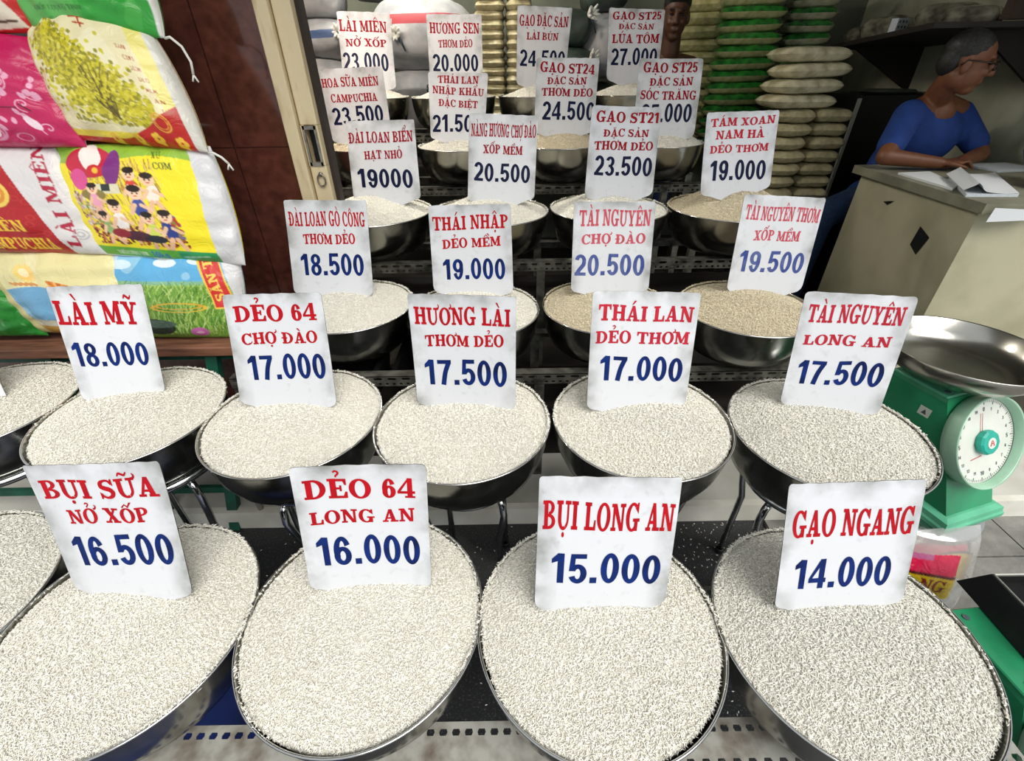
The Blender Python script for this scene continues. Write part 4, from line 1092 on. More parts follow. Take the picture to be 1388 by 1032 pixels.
# ------------------------------------------------------------------ slotted-angle metalwork
def perf(b, O, ex, ey, cells, length, y0, y1, hx, hy, th=.002):
    """a strip from O along ex (length) across ey (y0..y1) with one slot (half sizes hx, hy) per cell"""
    O, ex, ey = Vector(O), Vector(ex), Vector(ey); ez = ex.cross(ey)
    n = cells; cl = length / n; cy = (y0 + y1) / 2
    for i in range(n):
        xc = (i + .5) * cl; a = cl / 2; bb = (y1 - y0) / 2
        outer = [(-a, -bb), (0, -bb), (a, -bb), (a, 0), (a, bb), (0, bb), (-a, bb), (-a, 0)]
        k = .7
        inner = [(-hx * k - (hx * .0), -hy), (0, -hy), (hx * k, -hy), (hx, 0), (hx * k, hy), (0, hy), (-hx * k, hy), (-hx, 0)]
        vs = []
        for z in (0, -th):
            for L in (outer, inner):
                vs += [O + ex * (xc + p[0]) + ey * (cy + p[1]) + ez * z for p in L]
        fs = []
        for q in range(8):
            r = (q + 1) % 8
            fs += [(q, r, 8 + r, 8 + q), (16 + q, 24 + q, 24 + r, 16 + r), (8 + q, 8 + r, 24 + r, 24 + q)]
        for q in ((0, 1, 2) if True else ()):
            pass
        fs += [(0, 16, 17, 1), (1, 17, 18, 2), (4, 20, 21, 5), (5, 21, 22, 6)]
        b.add(vs, fs)

def rail(x0, x1, y, z, hgt=.042, dep=.04):
    """front rail: vertical flange with slots and holes, horizontal flange behind; top at z"""
    b = MB(); L = x1 - x0
    perf(b, (x0, y, z - hgt), (1, 0, 0), (0, 0, 1), int(L / .05), L, hgt * .45, hgt, .017, .0052)
    perf(b, (x0, y, z - hgt), (1, 0, 0), (0, 0, 1), int(L / .025), L, 0, hgt * .45, .006, .0042)
    b.box(((x0 + x1) / 2, y + dep / 2, z - .001), (L, dep, .002))
    return b
def post(x, y, z0, z1):
    b = MB(); b.box((x, y, (z0 + z1) / 2), (.036, .003, z1 - z0)); b.box((x - .0165, y + .018, (z0 + z1) / 2), (.003, .036, z1 - z0)); return b

# low front table under the front row
t = empty('angle_table', (-.3, .5, 0)); tag(t, 'grey perforated steel angle table under the front row of bowls', 'table')
def flat_bar(y0, y1, x0=-1.75, x1=.98, z=.389):
    b = MB(); L = x1 - x0; w = y1 - y0
    perf(b, (x0, y0, z), (1, 0, 0), (0, 1, 0), int(L / .026), L, w * .58, w, .0085, .006)
    perf(b, (x0, y0, z), (1, 0, 0), (0, 1, 0), int(L / .03), L, 0, w * .3, .0085, .006)
    b.box(((x0 + x1) / 2, y0 + w * .44, z - .001), (L, w * .28, .002))
    b.box(((x0 + x1) / 2, y0 + .001, z - .022), (L, .002, .044))
    return b
flat_bar(.30, .386).build('front_bar', M['angle'], t); flat_bar(.60, .675).build('back_bar', M['angle'], t)
for x in (-1.7, -.42, .92):
    for y in (.325, .645):
        b = MB(); b.box((x, y, .193), (.036, .003, .386)); b.box((x, y + .018, .193), (.003, .036, .386)); b.build('leg', M['angle'], t)
for x in (-1.7, -.42, .92):
    b = MB(); b.box((x, .485, .37), (.03, .3, .003)); b.build('cross_bar', M['angle'], t)
b = MB(); 
for i in range(12):
    pass
g = np.random.default_rng(3); vs, fs = [], []
for j in range(13):
    for i in range(17):
        vs.append((-1.15 + i * .045, .05 + j * .05, .004 + .02 * abs(math.sin(i * 1.1 + j * .7)) * g.uniform(.3, 1)))
for j in range(12):
    for i in range(16): a = j * 17 + i; fs.append((a, a + 1, a + 18, a + 17))
b.add(vs, fs)
tag(b.build('tarpaulin', mat('blue_tarpaulin', '#152456', .4, 0, var=.4, scale=10), smooth=True), 'crumpled navy blue tarpaulin on the ground under the front table', 'tarpaulin')

# dark stepped rack for the four rows at the back
rk = empty('stepped_rack', (0, 2.2, .09)); tag(rk, 'dark slotted angle stepped rack carrying four rows of bowls', 'rack')
for (y0, y1, z, x0, x1) in ((1.37, 1.72, .598, -1.02, 1.22), (1.93, 2.24, .815, -.98, 1.25), (2.53, 2.84, 1.008, -1.0, 1.05), (3.03, 3.36, 1.205, -1.1, 1.0)):
    rail(x0, x1, y0, z).build('front_rail', M['darkangle'], rk)
    b = MB(); b.box(((x0 + x1) / 2, y1, z - .02), (x1 - x0, .003, .04)); b.box(((x0 + x1) / 2, y1 - .02, z - .001), (x1 - x0, .04, .002)); b.build('back_rail', M['darkangle'], rk)
    for x in (x0 + .02, (x0 + x1) / 2, x1 - .02):
        post(x, y0 + .004, .09, z - .004).build('post', M['darkangle'], rk); post(x, y1 - .03, .09, z - .004).build('post', M['darkangle'], rk)
    for x in (x0 + .05, x1 - .05):
        b = MB(); b.box((x, (y0 + y1) / 2, z - .05), (.003, y1 - y0 - .01, .03)); b.build('side_bar', M['darkangle'], rk)
    b = MB(); b.box(((x0 + x1) / 2, (y0 + y1) / 2 + .01, z - .18), (x1 - x0 - .06, y1 - y0 - .05, .012)); b.build('shade_board', M['darkwood'], rk)  # dark board added so the space below the bowls stays dark

# black crates added to keep the space under the rack dark
M['crate'] = mat('black_plastic', '#121212', .5, 0, var=.2, scale=9)
for cx, cw, lab in ((-.74, .44, 'black crate added to darken the left end of the rack, next to the gate post'), (-.24, .42, 'black crate added to darken the rack behind the middle bowl of the second row')):
    b = MB(); o_ = lambda w, d, z: [Vector((cx + sx * w / 2, 1.585 + sy * d / 2, z)) for sx, sy in ((-1, -1), (1, -1), (1, 1), (-1, 1))]
    b.loft([o_(cw - .03, .22, .4255), o_(cw, .25, .55), o_(cw + .02, .27, .55), o_(cw + .02, .27, .562), o_(cw - .02, .23, .562), o_(cw - .05, .20, .432)])
    tag(b.build('crate', M['crate']), lab, 'crate')

# chrome stools of the second row
def stool(x, y, rot, ztop=.695 - .1845, r=.15, zf=0.0, label=''):
    t = empty('chrome_stool', (x, y, zf)); tag(t, label, 'stool', 'chrome ring stools under the second row')
    b = MB(); b.tube([(x + r * math.cos(a), y + r * math.sin(a), ztop) for a in np.linspace(0, 2 * math.pi, 49)[:-1]], .0125, 12, closed=True)
    b.build('seat_ring', M['chrome'], t, smooth=True)
    for k in range(4):
        a = rot + k * math.pi / 2; c, s = math.cos(a), math.sin(a)
        prof = [(r - .004, ztop - .010), (r + .012, ztop - .03), (r + .018, ztop - .07), (r + .004, ztop - .14), (r - .012, ztop - .2), (r - .008, zf + .012)]
        b = MB(); b.tube([(x + q * c, y + q * s, z) for q, z in prof], .0105, 10)
        l = b.build('leg', M['chrome'], t, smooth=True)
        b = MB(); b.lathe([(.001, 0), (.014, 0), (.014, .02), (.011, .022)], (x + (r - .008) * c, y + (r - .008) * s, zf + .0005), 12); b.build('rubber_foot', M['black'], l)
for k, rot in (('LM', -.6), ('D64CD', -1.75), ('HL', -.85), ('TL', -.35), ('TNLA', -2.6)):
    x, y = BOWLS[k][:2]
    stool(x, y, rot, *((.695 - .157, .2) if k == 'LM' else (.695 - .1865, .15)), label='chrome ring stool holding the bowl ' + WHICH[k])
x, y = BOWLS['L0'][:2]; stool(x, y, -.5, .695 - .157, .2, label='chrome ring stool at the left edge of the second row')

# bench with the printed bags
bn = empty('wooden_bench', (-1.9, 1.5, 0)); tag(bn, 'red-brown plank bench on green steel legs holding the printed rice bags', 'bench')
for (y0, y1) in ((1.345, 1.50), (1.505, 1.66)):
    b = MB(); b.box((-1.95, (y0 + y1) / 2, .725), (2.06, y1 - y0, .036), bev=.004); b.build('plank', M['wood'], bn)
for x in (-1.045, -1.30, -1.62, -2.2, -2.8):
    b = MB()
    for s, o in ((1, 0),):
        b.loft([[Vector((x + dx, 1.385 + dy, .705)) for dx, dy in ((-.02, -.015), (.02, -.015), (.02, .015), (-.02, .015))],
                [Vector((x - .07 + dx, 1.195 + dy, 0.0)) for dx, dy in ((-.02, -.015), (.02, -.015), (.02, .015), (-.02, .015))]])
    b.build('leg', M['bench_green'], bn)
for x in (-1.0, -1.9, -2.8):
    b = MB(); b.box((x, 1.64, .3985), (.04, .03, .613)); b.build('leg', M['bench_green'], bn)
b = MB(); b.box((-2.0, 1.24, .175), (2.0, .016, .03)); b.build('stretcher', M['bench_green'], bn)
b = MB(); b.box((-1.95, 1.395, .69), (1.98, .02, .034)); b.build('apron', M['bench_green'], bn)

# ------------------------------------------------------------------ dial scales
M['dialwhite'] = mat('dial_face', '#d6d9d0', .35, 0, var=.05, scale=12, coat=.3)
M['dialrim'] = mat('pale_dial_rim', '#9dc4a9', .3, 0, var=.1, scale=9, coat=.4)
M['teal'] = mat('teal_knob', '#1fa592', .4, 0, var=.1, scale=30)
M['ink'] = mat('dial_ink', '#4d5a5e', .6)
M['dialred'] = mat('dial_red', '#c0564f', .6)
M['pan'] = mat('scale_pan_steel', '#bcbab2', .24, 1.0, col2='#a39a86', scale=9, thr=(.55, .85), bump=.05, bscale=9)
M['sticker'] = mat('paper_sticker', '#d6dccf', .7)
def scale_body(t, pos, rz, D=.29, bw=.165, bd=.34, h=.38, tilt=R(26), topm='greenlight'):
    """green spring scale with a sloping dial side; local -y is the dial side"""
    Mx = Matrix.Translation(pos) @ Matrix.Rotation(rz, 4, 'Z')
    yf = lambda z: -bd / 2 + math.tan(tilt) * (z - .04)
    zc = h * .66; R_ = D / 2
    MD = Mx @ Matrix.Translation((0, yf(zc), zc)) @ Matrix.Rotation(-tilt, 4, 'X')      # dial frame: origin on the sloping face
    def mb(): b = MB(); b.M = Mx; return b
    def md(): b = MB(); b.M = MD; return b
    def rr(w, y0, y1, z): return [Vector((-w / 2, y0, z)), Vector((w / 2, y0, z)), Vector((w / 2, y1, z)), Vector((-w / 2, y1, z))]
    yb = bd / 2
    b = mb(); b.loft([rr(bw + .06, yf(.04) - .03, yb + .03, 0), rr(bw + .06, yf(.04) - .03, yb + .03, .014), rr(bw + .05, yf(.04) - .025, yb + .025, .02), rr(bw + .045, yf(.04) - .022, yb + .02, .036), rr(bw + .012, yf(.04) - .006, yb + .006, .042)])
    b.build('base', M['greenlight'], t)
    b = mb(); b.loft([rr(bw, yf(.04), yb, .04), rr(bw, yf(h * .5), yb, h * .5), rr(bw, yf(h - .012), yb, h - .012), rr(bw - .008, yf(h), yb - .004, h)]); b.build('housing', M['green'], t)
    ym = (yf(h) + yb) / 2; dt = yb - yf(h)
    b = mb(); b.box((0, ym, h + .004), (bw * .99, dt * .99, .01), bev=.003); tp = b.build('top_plate', M[topm], t)  # light green top has the light falling on it put into its colour
    for sx, sy in ((-1, -1), (1, -1), (1, 1), (-1, 1)):
        b = mb(); b.lathe([(.001, h + .0092), (.008, h + .0092), (.008, h + .0115), (.001, h + .0115)], (sx * bw * .38, ym + sy * dt * .38, 0), 12); b.build('screw', M['ink'], tp)
    b = md(); b.lathe([(R_ * .90, -.002), (R_ * .96, -.006), (R_ * .975, -.02), (R_, -.050), (R_ * .985, -.055), (R_ * .955, -.052), (R_ * .90, -.032)], (0, 0, 0), 56, 'Y')
    b.build('dial_housing', M['dialrim'], t, smooth=True)
    b = md(); b.lathe([(.001, -.030), (R_ * .92, -.030), (R_ * .92, -.026)], (0, 0, 0), 56, 'Y'); df = b.build('dial_face', M['dialwhite'], t)
    b = md(); yy = -.0306
    for k in range(100):
        a = 2 * math.pi * k / 100; l = .085 if k % 5 == 0 else .045
        ca, sa = math.sin(a), math.cos(a); wv = .0008 if k % 5 else .0014
        b.add([Vector((R_ * q * ca + e * sa, yy, R_ * q * sa - e * ca)) for q, e in ((.88, -wv), (.88, wv), (.88 - l, wv), (.88 - l, -wv))], [(0, 1, 2, 3)])
    b.build('dial_marks', M['ink'], df)
    b = md()
    for k in range(20):
        a = 2 * math.pi * k / 20; ca, sa = math.sin(a), math.cos(a)
        ps, wd = text_polys(str(k), SANS, .1); hgt = .010 * (1.35 if k % 5 == 0 else 1)
        for p in ps: b.add([Vector((R_ * .70 * ca + (q[0] - wd / 2) * hgt, yy, R_ * .70 * sa + (q[1] - .5) * hgt)) for q in p], [tuple(range(len(p)))])
    b.build('dial_numerals', M['ink'], df)
    b = md()
    for x in (-.012, -.004): b.add([Vector((x - .001, yy, .02)), Vector((x + .001, yy, .02)), Vector((x + .0008, yy, R_ * .62)), Vector((x - .0008, yy, R_ * .62))], [(0, 1, 2, 3)])
    b.add([Vector((-.05, yy, -.052)), Vector((-.005, yy, -.045)), Vector((-.005, yy, -.042)), Vector((-.05, yy, -.049))], [(0, 1, 2, 3)])
    b.build('red_print', M['dialred'], df)
    b = md(); b.lathe([(.001, -.052), (.033, -.052), (.0385, -.047), (.0385, -.036), (.036, -.0302)], (0, 0, 0), 10, 'Y'); kn = b.build('centre_knob', M['teal'], t)
    b = md(); b.lathe([(.001, -.0532), (.017, -.0532), (.017, -.0515)], (0, 0, 0), 24, 'Y'); b.build('knob_cap', M['dialwhite'], kn)
    b = md(); yk = -.0537
    for p in ([(-.009, -.009), (-.004, -.009), (.001, .009), (-.002, .010)], [(.002, .010), (.005, .006), (.010, -.009), (.005, -.009)], [(-.004, -.002), (.004, -.002), (.004, .001), (-.003, .001)]):
        b.add([Vector((x, yk, z)) for x, z in p], [(0, 1, 2, 3)])
    b.build('emblem', M['dialred'], kn)
    return Mx
st = empty('steel_stool', (1.37, 1.08, 0)); tag(st, 'low round steel stool under the green scale with full dial', 'stool')
b = MB(); b.lathe([(.001, .288), (.15, .288), (.185, .284), (.20, .273), (.203, .258), (.195, .25), (.001, .25)], (1.37, 1.08, 0), 56); b.build('seat', M['chrome'], st, smooth=True, auto=40)
for k in range(4):
    a = .5 + k * math.pi / 2; c, s = math.cos(a), math.sin(a)
    b = MB(); b.tube([(1.37 + q * c, 1.08 + q * s, z) for q, z in ((.15, .252), (.19, .244), (.205, .21), (.20, .12), (.205, .0))], .011, 10); b.build('leg', M['chrome'], st, smooth=True)
s1 = empty('dial_scale', (1.40, 1.12, .288)); tag(s1, 'green spring scale with round white dial and steel pan beside the 17.500 sign', 'scale')
Mx1 = scale_body(s1, (1.40, 1.12, .2885), R(16), bw=.20)
def scale1(): 
    b = MB(); b.M = Mx1; return b
b = scale1(); b.box((-.1004, .03, .31), (.0012, .034, .03)); stk = b.build('sticker', M['sticker'], s1)
b = scale1(); b.add([Vector((-.1012, .03 + q[0], .31 + q[1])) for q in ((-.008, -.008), (.008, -.008), (0, .009))], [(0, 2, 1)]); b.build('sticker_mark', M['ink'], stk)
b = scale1(); b.box((.0, .08, .400), (.05, .12, .042), bev=.008); b.build('pan_support', M['green'], s1)
b = scale1(); b.box((-.06, .12, .402), (.03, .03, .038)); b.build('bracket', M['black'], s1)
b = scale1()
b.lathe([(.001, .425), (.12, .425), (.17, .432), (.197, .46), (.21, .498), (.2135, .500), (.2145, .498), (.2, .459), (.172, .4305), (.12, .4235), (.001, .4235)], (.012, .08, 0), 72)
b.build('weighing_pan', M['pan'], s1, smooth=True)

s2 = empty('dial_scale', (1.24, .52, 0)); tag(s2, 'second green scale at the bottom right corner under a black tray', 'scale')
scale_body(s2, (1.275, .485, .0005), R(5), D=.31, bw=.27, bd=.34, h=.31, topm='green')  # darker top plate colour stands in for shade
b = MB()
def tr(x0, x1, y0, y1, z): return [Vector((x0, y0, z)), Vector((x1, y0, z)), Vector((x1, y1, z)), Vector((x0, y1, z))]
b.loft([tr(1.215, 1.50, .49, .72, .3225), tr(1.24, 1.475, .53, .69, .40), tr(1.244, 1.471, .534, .686, .402), tr(1.248, 1.467, .538, .682, .40), tr(1.226, 1.489, .50, .71, .327)])
tray = b.build('tray', mat('black_tray', '#232424', .45, .3, var=.3, scale=12)); tag(tray, 'black square metal tray on the second green scale', 'tray')
b = MB(); b.tube([(1.244, .534, .403), (1.471, .534, .403), (1.471, .686, .403), (1.244, .686, .403)], .003, 8, closed=True); b.build('tray_rim', M['edge'], tray)

# clear plastic bag with a pink and yellow print
pq = [(1.18, .88, .325), (1.475, .925, .295), (1.40, .79, .03), (1.135, .755, .04)]
pb = printed_bag('plastic_bag', pq, paint_plastic(), .045, 21, M['plasticbag'])
tag(pb, 'clear plastic bag of rice with pink and yellow print below the green scale', 'plastic bag')

# ------------------------------------------------------------------ counter and papers
ct = empty('sales_counter', (2.3, 2.3, .09)); tag(ct, 'tall worn olive and cream painted counter with papers on top', 'counter')
def q4(pts, z): return [Vector((p[0], p[1], z)) for p in pts]
foot = [(1.93, 1.92), (2.85, 1.86), (2.88, 2.78), (1.99, 2.76)]
b = MB(); b.loft([q4(foot, .09), q4(foot, 1.0)]); b.build('body', M['counter'], ct)
top = [(1.90, 1.88), (2.89, 1.81), (2.89, 2.82), (1.955, 2.80)]
b = MB(); b.loft([q4(top, 1.0), q4(top, 1.04)]); b.build('counter_top', M['countertop'], ct)
b = MB(); b.add([(1.9405, 2.10, .84), (1.9445, 2.18, .87), (1.9445, 2.19, .78), (1.9415, 2.13, .75)], [(0, 1, 2, 3)]); b.build('chipped_paint', M['black'], ct)
b = MB(); b.add([(1.964, 2.42, .93), (1.969, 2.5, .91), (1.967, 2.46, .90)], [(0, 1, 2)]); b.build('chipped_paint', M['black'], ct)
b = MB(); b.add([(1.915, 1.858, .975), (2.12, 1.843, .985), (2.14, 1.842, 1.02), (1.92, 1.857, 1.03)], [(0, 1, 2, 3)]); b.build('torn_tape', M['paper'], ct)
def paper(verts, faces, label, cat='paper', m='paper'):
    b = MB(); b.add(verts, faces); o = b.build('paper_sheet' if cat == 'paper' else 'notebook', M[m]); tag(o, label, cat); return o
# open notebook with a curling page
vs, fs = [], []
N = 14
A0, A1, B0, B1 = Vector((1.915, 2.0, 0)), Vector((2.13, 2.36, 0)), Vector((2.12, 1.985, 0)), Vector((2.42, 2.44, 0))
for j in (0, 1):
    for i in range(N + 1):
        t_ = i / N; p = (A0 if not j else A1).lerp(B0 if not j else B1, t_ - .10 * (t_ < .01))
        vs.append((p.x, p.y, 1.056 + .036 * math.exp(-((t_ - .14) / .13) ** 2) + .003 * math.sin(6 * t_)))
for i in range(N): fs.append((i, i + 1, N + 2 + i, N + 1 + i))
nb = paper(vs, fs, 'open white notebook with a curling page at the corner of the counter', 'notebook')
b = MB(); e = lambda q, z: [Vector((p.x, p.y, z)) for p in q]
b.loft([e((A0, B0, B1, A1), 1.0405), e((A0, B0, B1, A1), 1.0525)]); b.build('notebook_pages', M['paper2'], nb)
b = MB(); b.loft([[Vector(p) for p in ((1.955, 2.12, 1.0405), (2.05, 2.20, 1.0405), (2.16, 2.52, 1.0405), (1.985, 2.50, 1.0405))], [Vector(p) for p in ((1.955, 2.12, 1.050), (2.05, 2.20, 1.050), (2.16, 2.52, 1.050), (1.985, 2.50, 1.050))]])
o_ = b.build('paper_stack', M['paper']); tag(o_, 'stack of loose white papers at the left end of the counter', 'paper')
b = MB(); b.box((2.62, 2.62, 1.046), (.26, .2, .01), rz=.1); tag(b.build('paper_pad', M['paper2']), 'white paper pad lying flat behind the open notebook', 'paper')
PM = Matrix.Translation((2.44, 2.19, 1.112)) @ Matrix.Rotation(R(-28), 4, 'Z') @ Matrix.Rotation(R(28), 4, 'X')
b = MB(); b.M = PM; b.box((0, 0, 0), (.2, .27, .012))
pd_ = b.build('order_pad', M['paper2']); tag(pd_, 'order pad propped up at the right edge of the counter', 'notebook')
b = MB(); b.M = PM; b.box((0, -.002, -.009), (.206, .276, .005)); b.build('pad_backing', mat('blue_backing', '#243068', .6), pd_)
b = MB(); b.M = PM
for k in range(5): b.box((-.02, .08 - .035 * k, .0064), (.12, .004, .0006))
b.build('ruled_lines', M['ink'], pd_)

# dark cabinet, shelf with packs, boxes behind
cb = empty('black_cabinet', (2.3, 3.5, .09)); tag(cb, 'black cabinet with a pale front edge behind the seated person', 'cabinet')
b = MB(); b.box((2.58, 3.69, .72), (.60, .5, 1.26), bev=.006); b.build('body', M['blackmetal'], cb)
b = MB(); b.box((2.27, 3.43, .72), (.018, .018, 1.22)); b.build('lit_edge_strip', M['edge'], cb)  # pale colour stands in for light catching the cabinet edge
b = MB(); b.lathe([(.001, 1.352), (.15, 1.352), (.165, 1.360), (.15, 1.372), (.001, 1.375)], (2.55, 3.6, 0), 36); tag(b.build('round_lid', mat('grey_lid', '#4a5048', .5)), 'flat grey round lid lying on the black cabinet', 'lid')
sh = empty('wall_shelf', (2.55, 3.2, 1.6)); tag(sh, 'dark wall shelf above the seated person', 'shelf')
b = MB(); b.loft([[Vector((2.05, 2.75, 1.648)), Vector((2.9, 2.75, 1.648)), Vector((2.9, 2.75, 1.672)), Vector((2.05, 2.75, 1.672))], [Vector((2.30, 4.05, 1.60)), Vector((2.9, 4.05, 1.60)), Vector((2.9, 4.05, 1.624)), Vector((2.30, 4.05, 1.624))]])
b.build('shelf_board', M['darkwood'], sh)
for y in (2.9, 3.9):
    b = MB(); b.loft([[Vector((2.89, y - .01, 1.35)), Vector((2.9, y - .01, 1.35)), Vector((2.9, y + .01, 1.35)), Vector((2.89, y + .01, 1.35))], [Vector((2.4, y - .01, 1.615 + .03 * (y < 3.5))), Vector((2.9, y - .01, 1.615 + .03 * (y < 3.5))), Vector((2.9, y + .01, 1.615 + .03 * (y < 3.5))), Vector((2.4, y + .01, 1.615 + .03 * (y < 3.5)))]])
    b.build('bracket', M['darkwood'], sh)
b = MB(); b.box((2.62, 2.80, 1.93), (.40, .06, .5)); tag(b.build('side_panel', mat('brown_board', '#2c1a12', .6, 0, var=.2, scale=5)), 'dark brown board standing on the near end of the wall shelf', 'board')


# ------------------------------------------------------------------ stacks of packed rice at the back
M['khaki'] = mat('packed_rice_khaki', '#b8ae8a', .4, 0, col2='#9a9270', scale=30, bump=.25, bscale=30, coat=.3)
M['olive'] = mat('packed_rice_olive', '#c4bf90', .28, 0, col2='#9f9a66', scale=25, bump=.25, bscale=30, coat=.3)
M['beige'] = mat('packed_rice_beige', '#c8bfa0', .4, 0, col2='#aa9f7c', scale=20, bump=.2, bscale=25)
M['greenpack'] = mat('green_print_film', '#0d4a1c', .22, 0, col2='#2a8a30', scale=22, bump=.2, bscale=30, coat=.4)
M['palepack'] = mat('clear_pack_rice', '#d8d1b2', .26, 0, col2='#a8a080', scale=14, bump=.3, bscale=26, coat=.4)
M['sackwhite'] = mat('white_woven_sack', '#b3b4b5', .6, 0, col2='#8f9295', scale=7, bump=1.0, bscale=8)
M['sackblue'] = mat('blue_sack_band', '#4a5f86', .5)
M['sackred'] = mat('red_sack_band', '#9c2a34', .55)
M['sackgreen'] = mat('dark_green_sack', '#3b4840', .35, 0, col2='#222b26', scale=9, bump=.4, bscale=14)

def pillow_mesh(name, w, d, h, mats, seed, green=False):
    g = np.random.default_rng(seed)
    nu, nv = 26, 16
    u = np.linspace(-1, 1, nu + 1)[None, :]; v = np.linspace(-1, 1, nv + 1)[:, None]
    f = (1 - np.abs(u) ** 7.0) ** .75 * (1 - np.abs(v) ** 5) ** .5
    wr = sum(np.sin(g.uniform(3, 9) * u + g.uniform(3, 9) * v + g.uniform(0, 6)) for _ in range(6)) / 6
    X = (u * w / 2 * (1 - .05 * np.abs(v) ** 3)) + 0 * v
    Y = v * d / 2 * (1 - .10 * np.abs(u) ** 4) + .008 * np.sin(4 * u + seed)
    Zt = h * .5 * f + .05 * h * wr * f; Zb = -h * .5 * f + .03 * h * wr * f
    V = np.concatenate([np.stack([X, Y, Zt], -1).reshape(-1, 3), np.stack([X, Y, Zb], -1).reshape(-1, 3)])
    W1 = nu + 1; i, j = np.meshgrid(np.arange(nv), np.arange(nu), indexing='ij'); a = i * W1 + j
    F1 = np.stack([a, a + 1, a + W1 + 1, a + W1], -1).reshape(-1, 4)
    F2 = np.stack([a, a + W1, a + W1 + 1, a + 1], -1).reshape(-1, 4) + (nv + 1) * W1
    me = np_mesh(name, V, np.concatenate([F1, F2]), mats)
    if green:
        n1 = len(F1); ii = i.reshape(-1)
        mi = np.concatenate([((ii > -1)).astype(np.int32), np.zeros(n1, np.int32)])
        me.polygons.foreach_set('material_index', mi)
    return me
ORD = ['topmost', 'second', 'third', 'fourth', 'fifth', 'sixth', 'seventh', 'eighth', 'ninth', 'tenth', 'eleventh', 'twelfth', 'thirteenth', 'fourteenth', 'fifteenth', 'sixteenth']
def stack(x, y, ztop, zbase, w, d, h, pitch, mats, rz, what, group, seed, green=False, jig=.012):
    ms = [pillow_mesh('packed_rice_bag', w, d, h, mats, seed + q, green) for q in range(2)]
    n = int(round((ztop - zbase) / pitch)); rg = random.Random(seed)
    for i in range(n):
        o = bpy.data.objects.new('packed_rice_bag', ms[i % 2]); C.objects.link(o)
        o.location = (x + rg.uniform(-jig, jig), y + rg.uniform(-jig, jig), zbase + pitch * (n - i - .5))
        o.rotation_euler = (0, rg.uniform(-.02, .02), rz + rg.uniform(-.06, .06))
        tag(o, f'{what}, {ORD[min(i, 15)]}{" from top" if i else ""}', 'rice bag', group)
def platform(c, d, lab):
    b = MB(); b.box((c[0], c[1], c[2]), (d[0], d[1], .03)); t = empty('storage_platform', (c[0], c[1], .09)); tag(t, lab, 'platform')
    b.build('platform_top', M['darkwood'], t)
    for sx in (-1, 1):
        for sy in (-1, 1):
            b = MB(); b.box((c[0] + sx * (d[0] / 2 - .04), c[1] + sy * (d[1] / 2 - .04), (.09 + c[2] - .015) / 2), (.06, .06, c[2] - .015 - .09)); b.build('leg', M['darkwood'], t)
platform((-.55, 4.25, .985), (2.7, .78, 0), 'dark timber platform under the sacks at the back left')
platform((1.83, 4.10, .985), (1.06, .84, 0), 'dark timber platform under the green stacks')
platform((1.85, 3.24, .685), (.56, .36, 0), 'dark timber platform under the clear bag stack by the black cabinet')
stack(-.115, 4.1, 2.06, 1.0, .21, .3, .066, .053, [M['khaki']], 0, 'khaki rice bag left of the half hidden sign', 'khaki bags left of the 24.500 sign', 1, jig=.004)
stack(.085, 4.1, 2.06, 1.0, .185, .3, .066, .053, [M['khaki']], 0, 'khaki rice bag behind the half hidden sign', 'khaki bags behind the 24.500 sign', 5, jig=.004)
stack(-1.56, 4.05, 2.02, 1.0, .36, .34, .09, .085, [M['beige']], 0, 'long beige bag behind the gate post', 'beige bags behind the gate post', 9, jig=.01)
stack(1.44, 4.2, 2.06, 1.0, .36, .34, .082, .0757, [M['olive']], -.42, 'olive rice bag right of the standing person', 'olive bags beside the standing person', 13)
stack(1.65, 3.92, 2.05, 1.0, .42, .3, .076, .07, [M['olive'], M['greenpack']], -.28, 'green printed rice bag in the taller front stack', 'green bags of the front stack', 17, True)
stack(2.12, 4.08, 2.05, 1.0, .32, .3, .076, .07, [M['palepack'], M['greenpack']], -.2, 'green printed rice bag beside the wall shelf', 'green bags beside the shelf', 21, True)
stack(1.77, 3.25, 1.585, 1.2925, .40, .28, .075, .077, [M['palepack']], .1, 'pale rice bag on the wide stack by the cabinet', 'clear bags of the upper stack', 25, jig=.02)
stack(1.745, 3.25, 1.2925, .70, .22, .28, .072, .0741, [M['khaki']], 0, 'khaki rice bag in the lower left stack', 'khaki bags of the lower left stack', 29)
stack(1.965, 3.25, 1.2925, .70, .22, .28, .072, .0741, [M['khaki']], 0, 'khaki rice bag in the lower right stack', 'khaki bags of the lower right stack', 33)

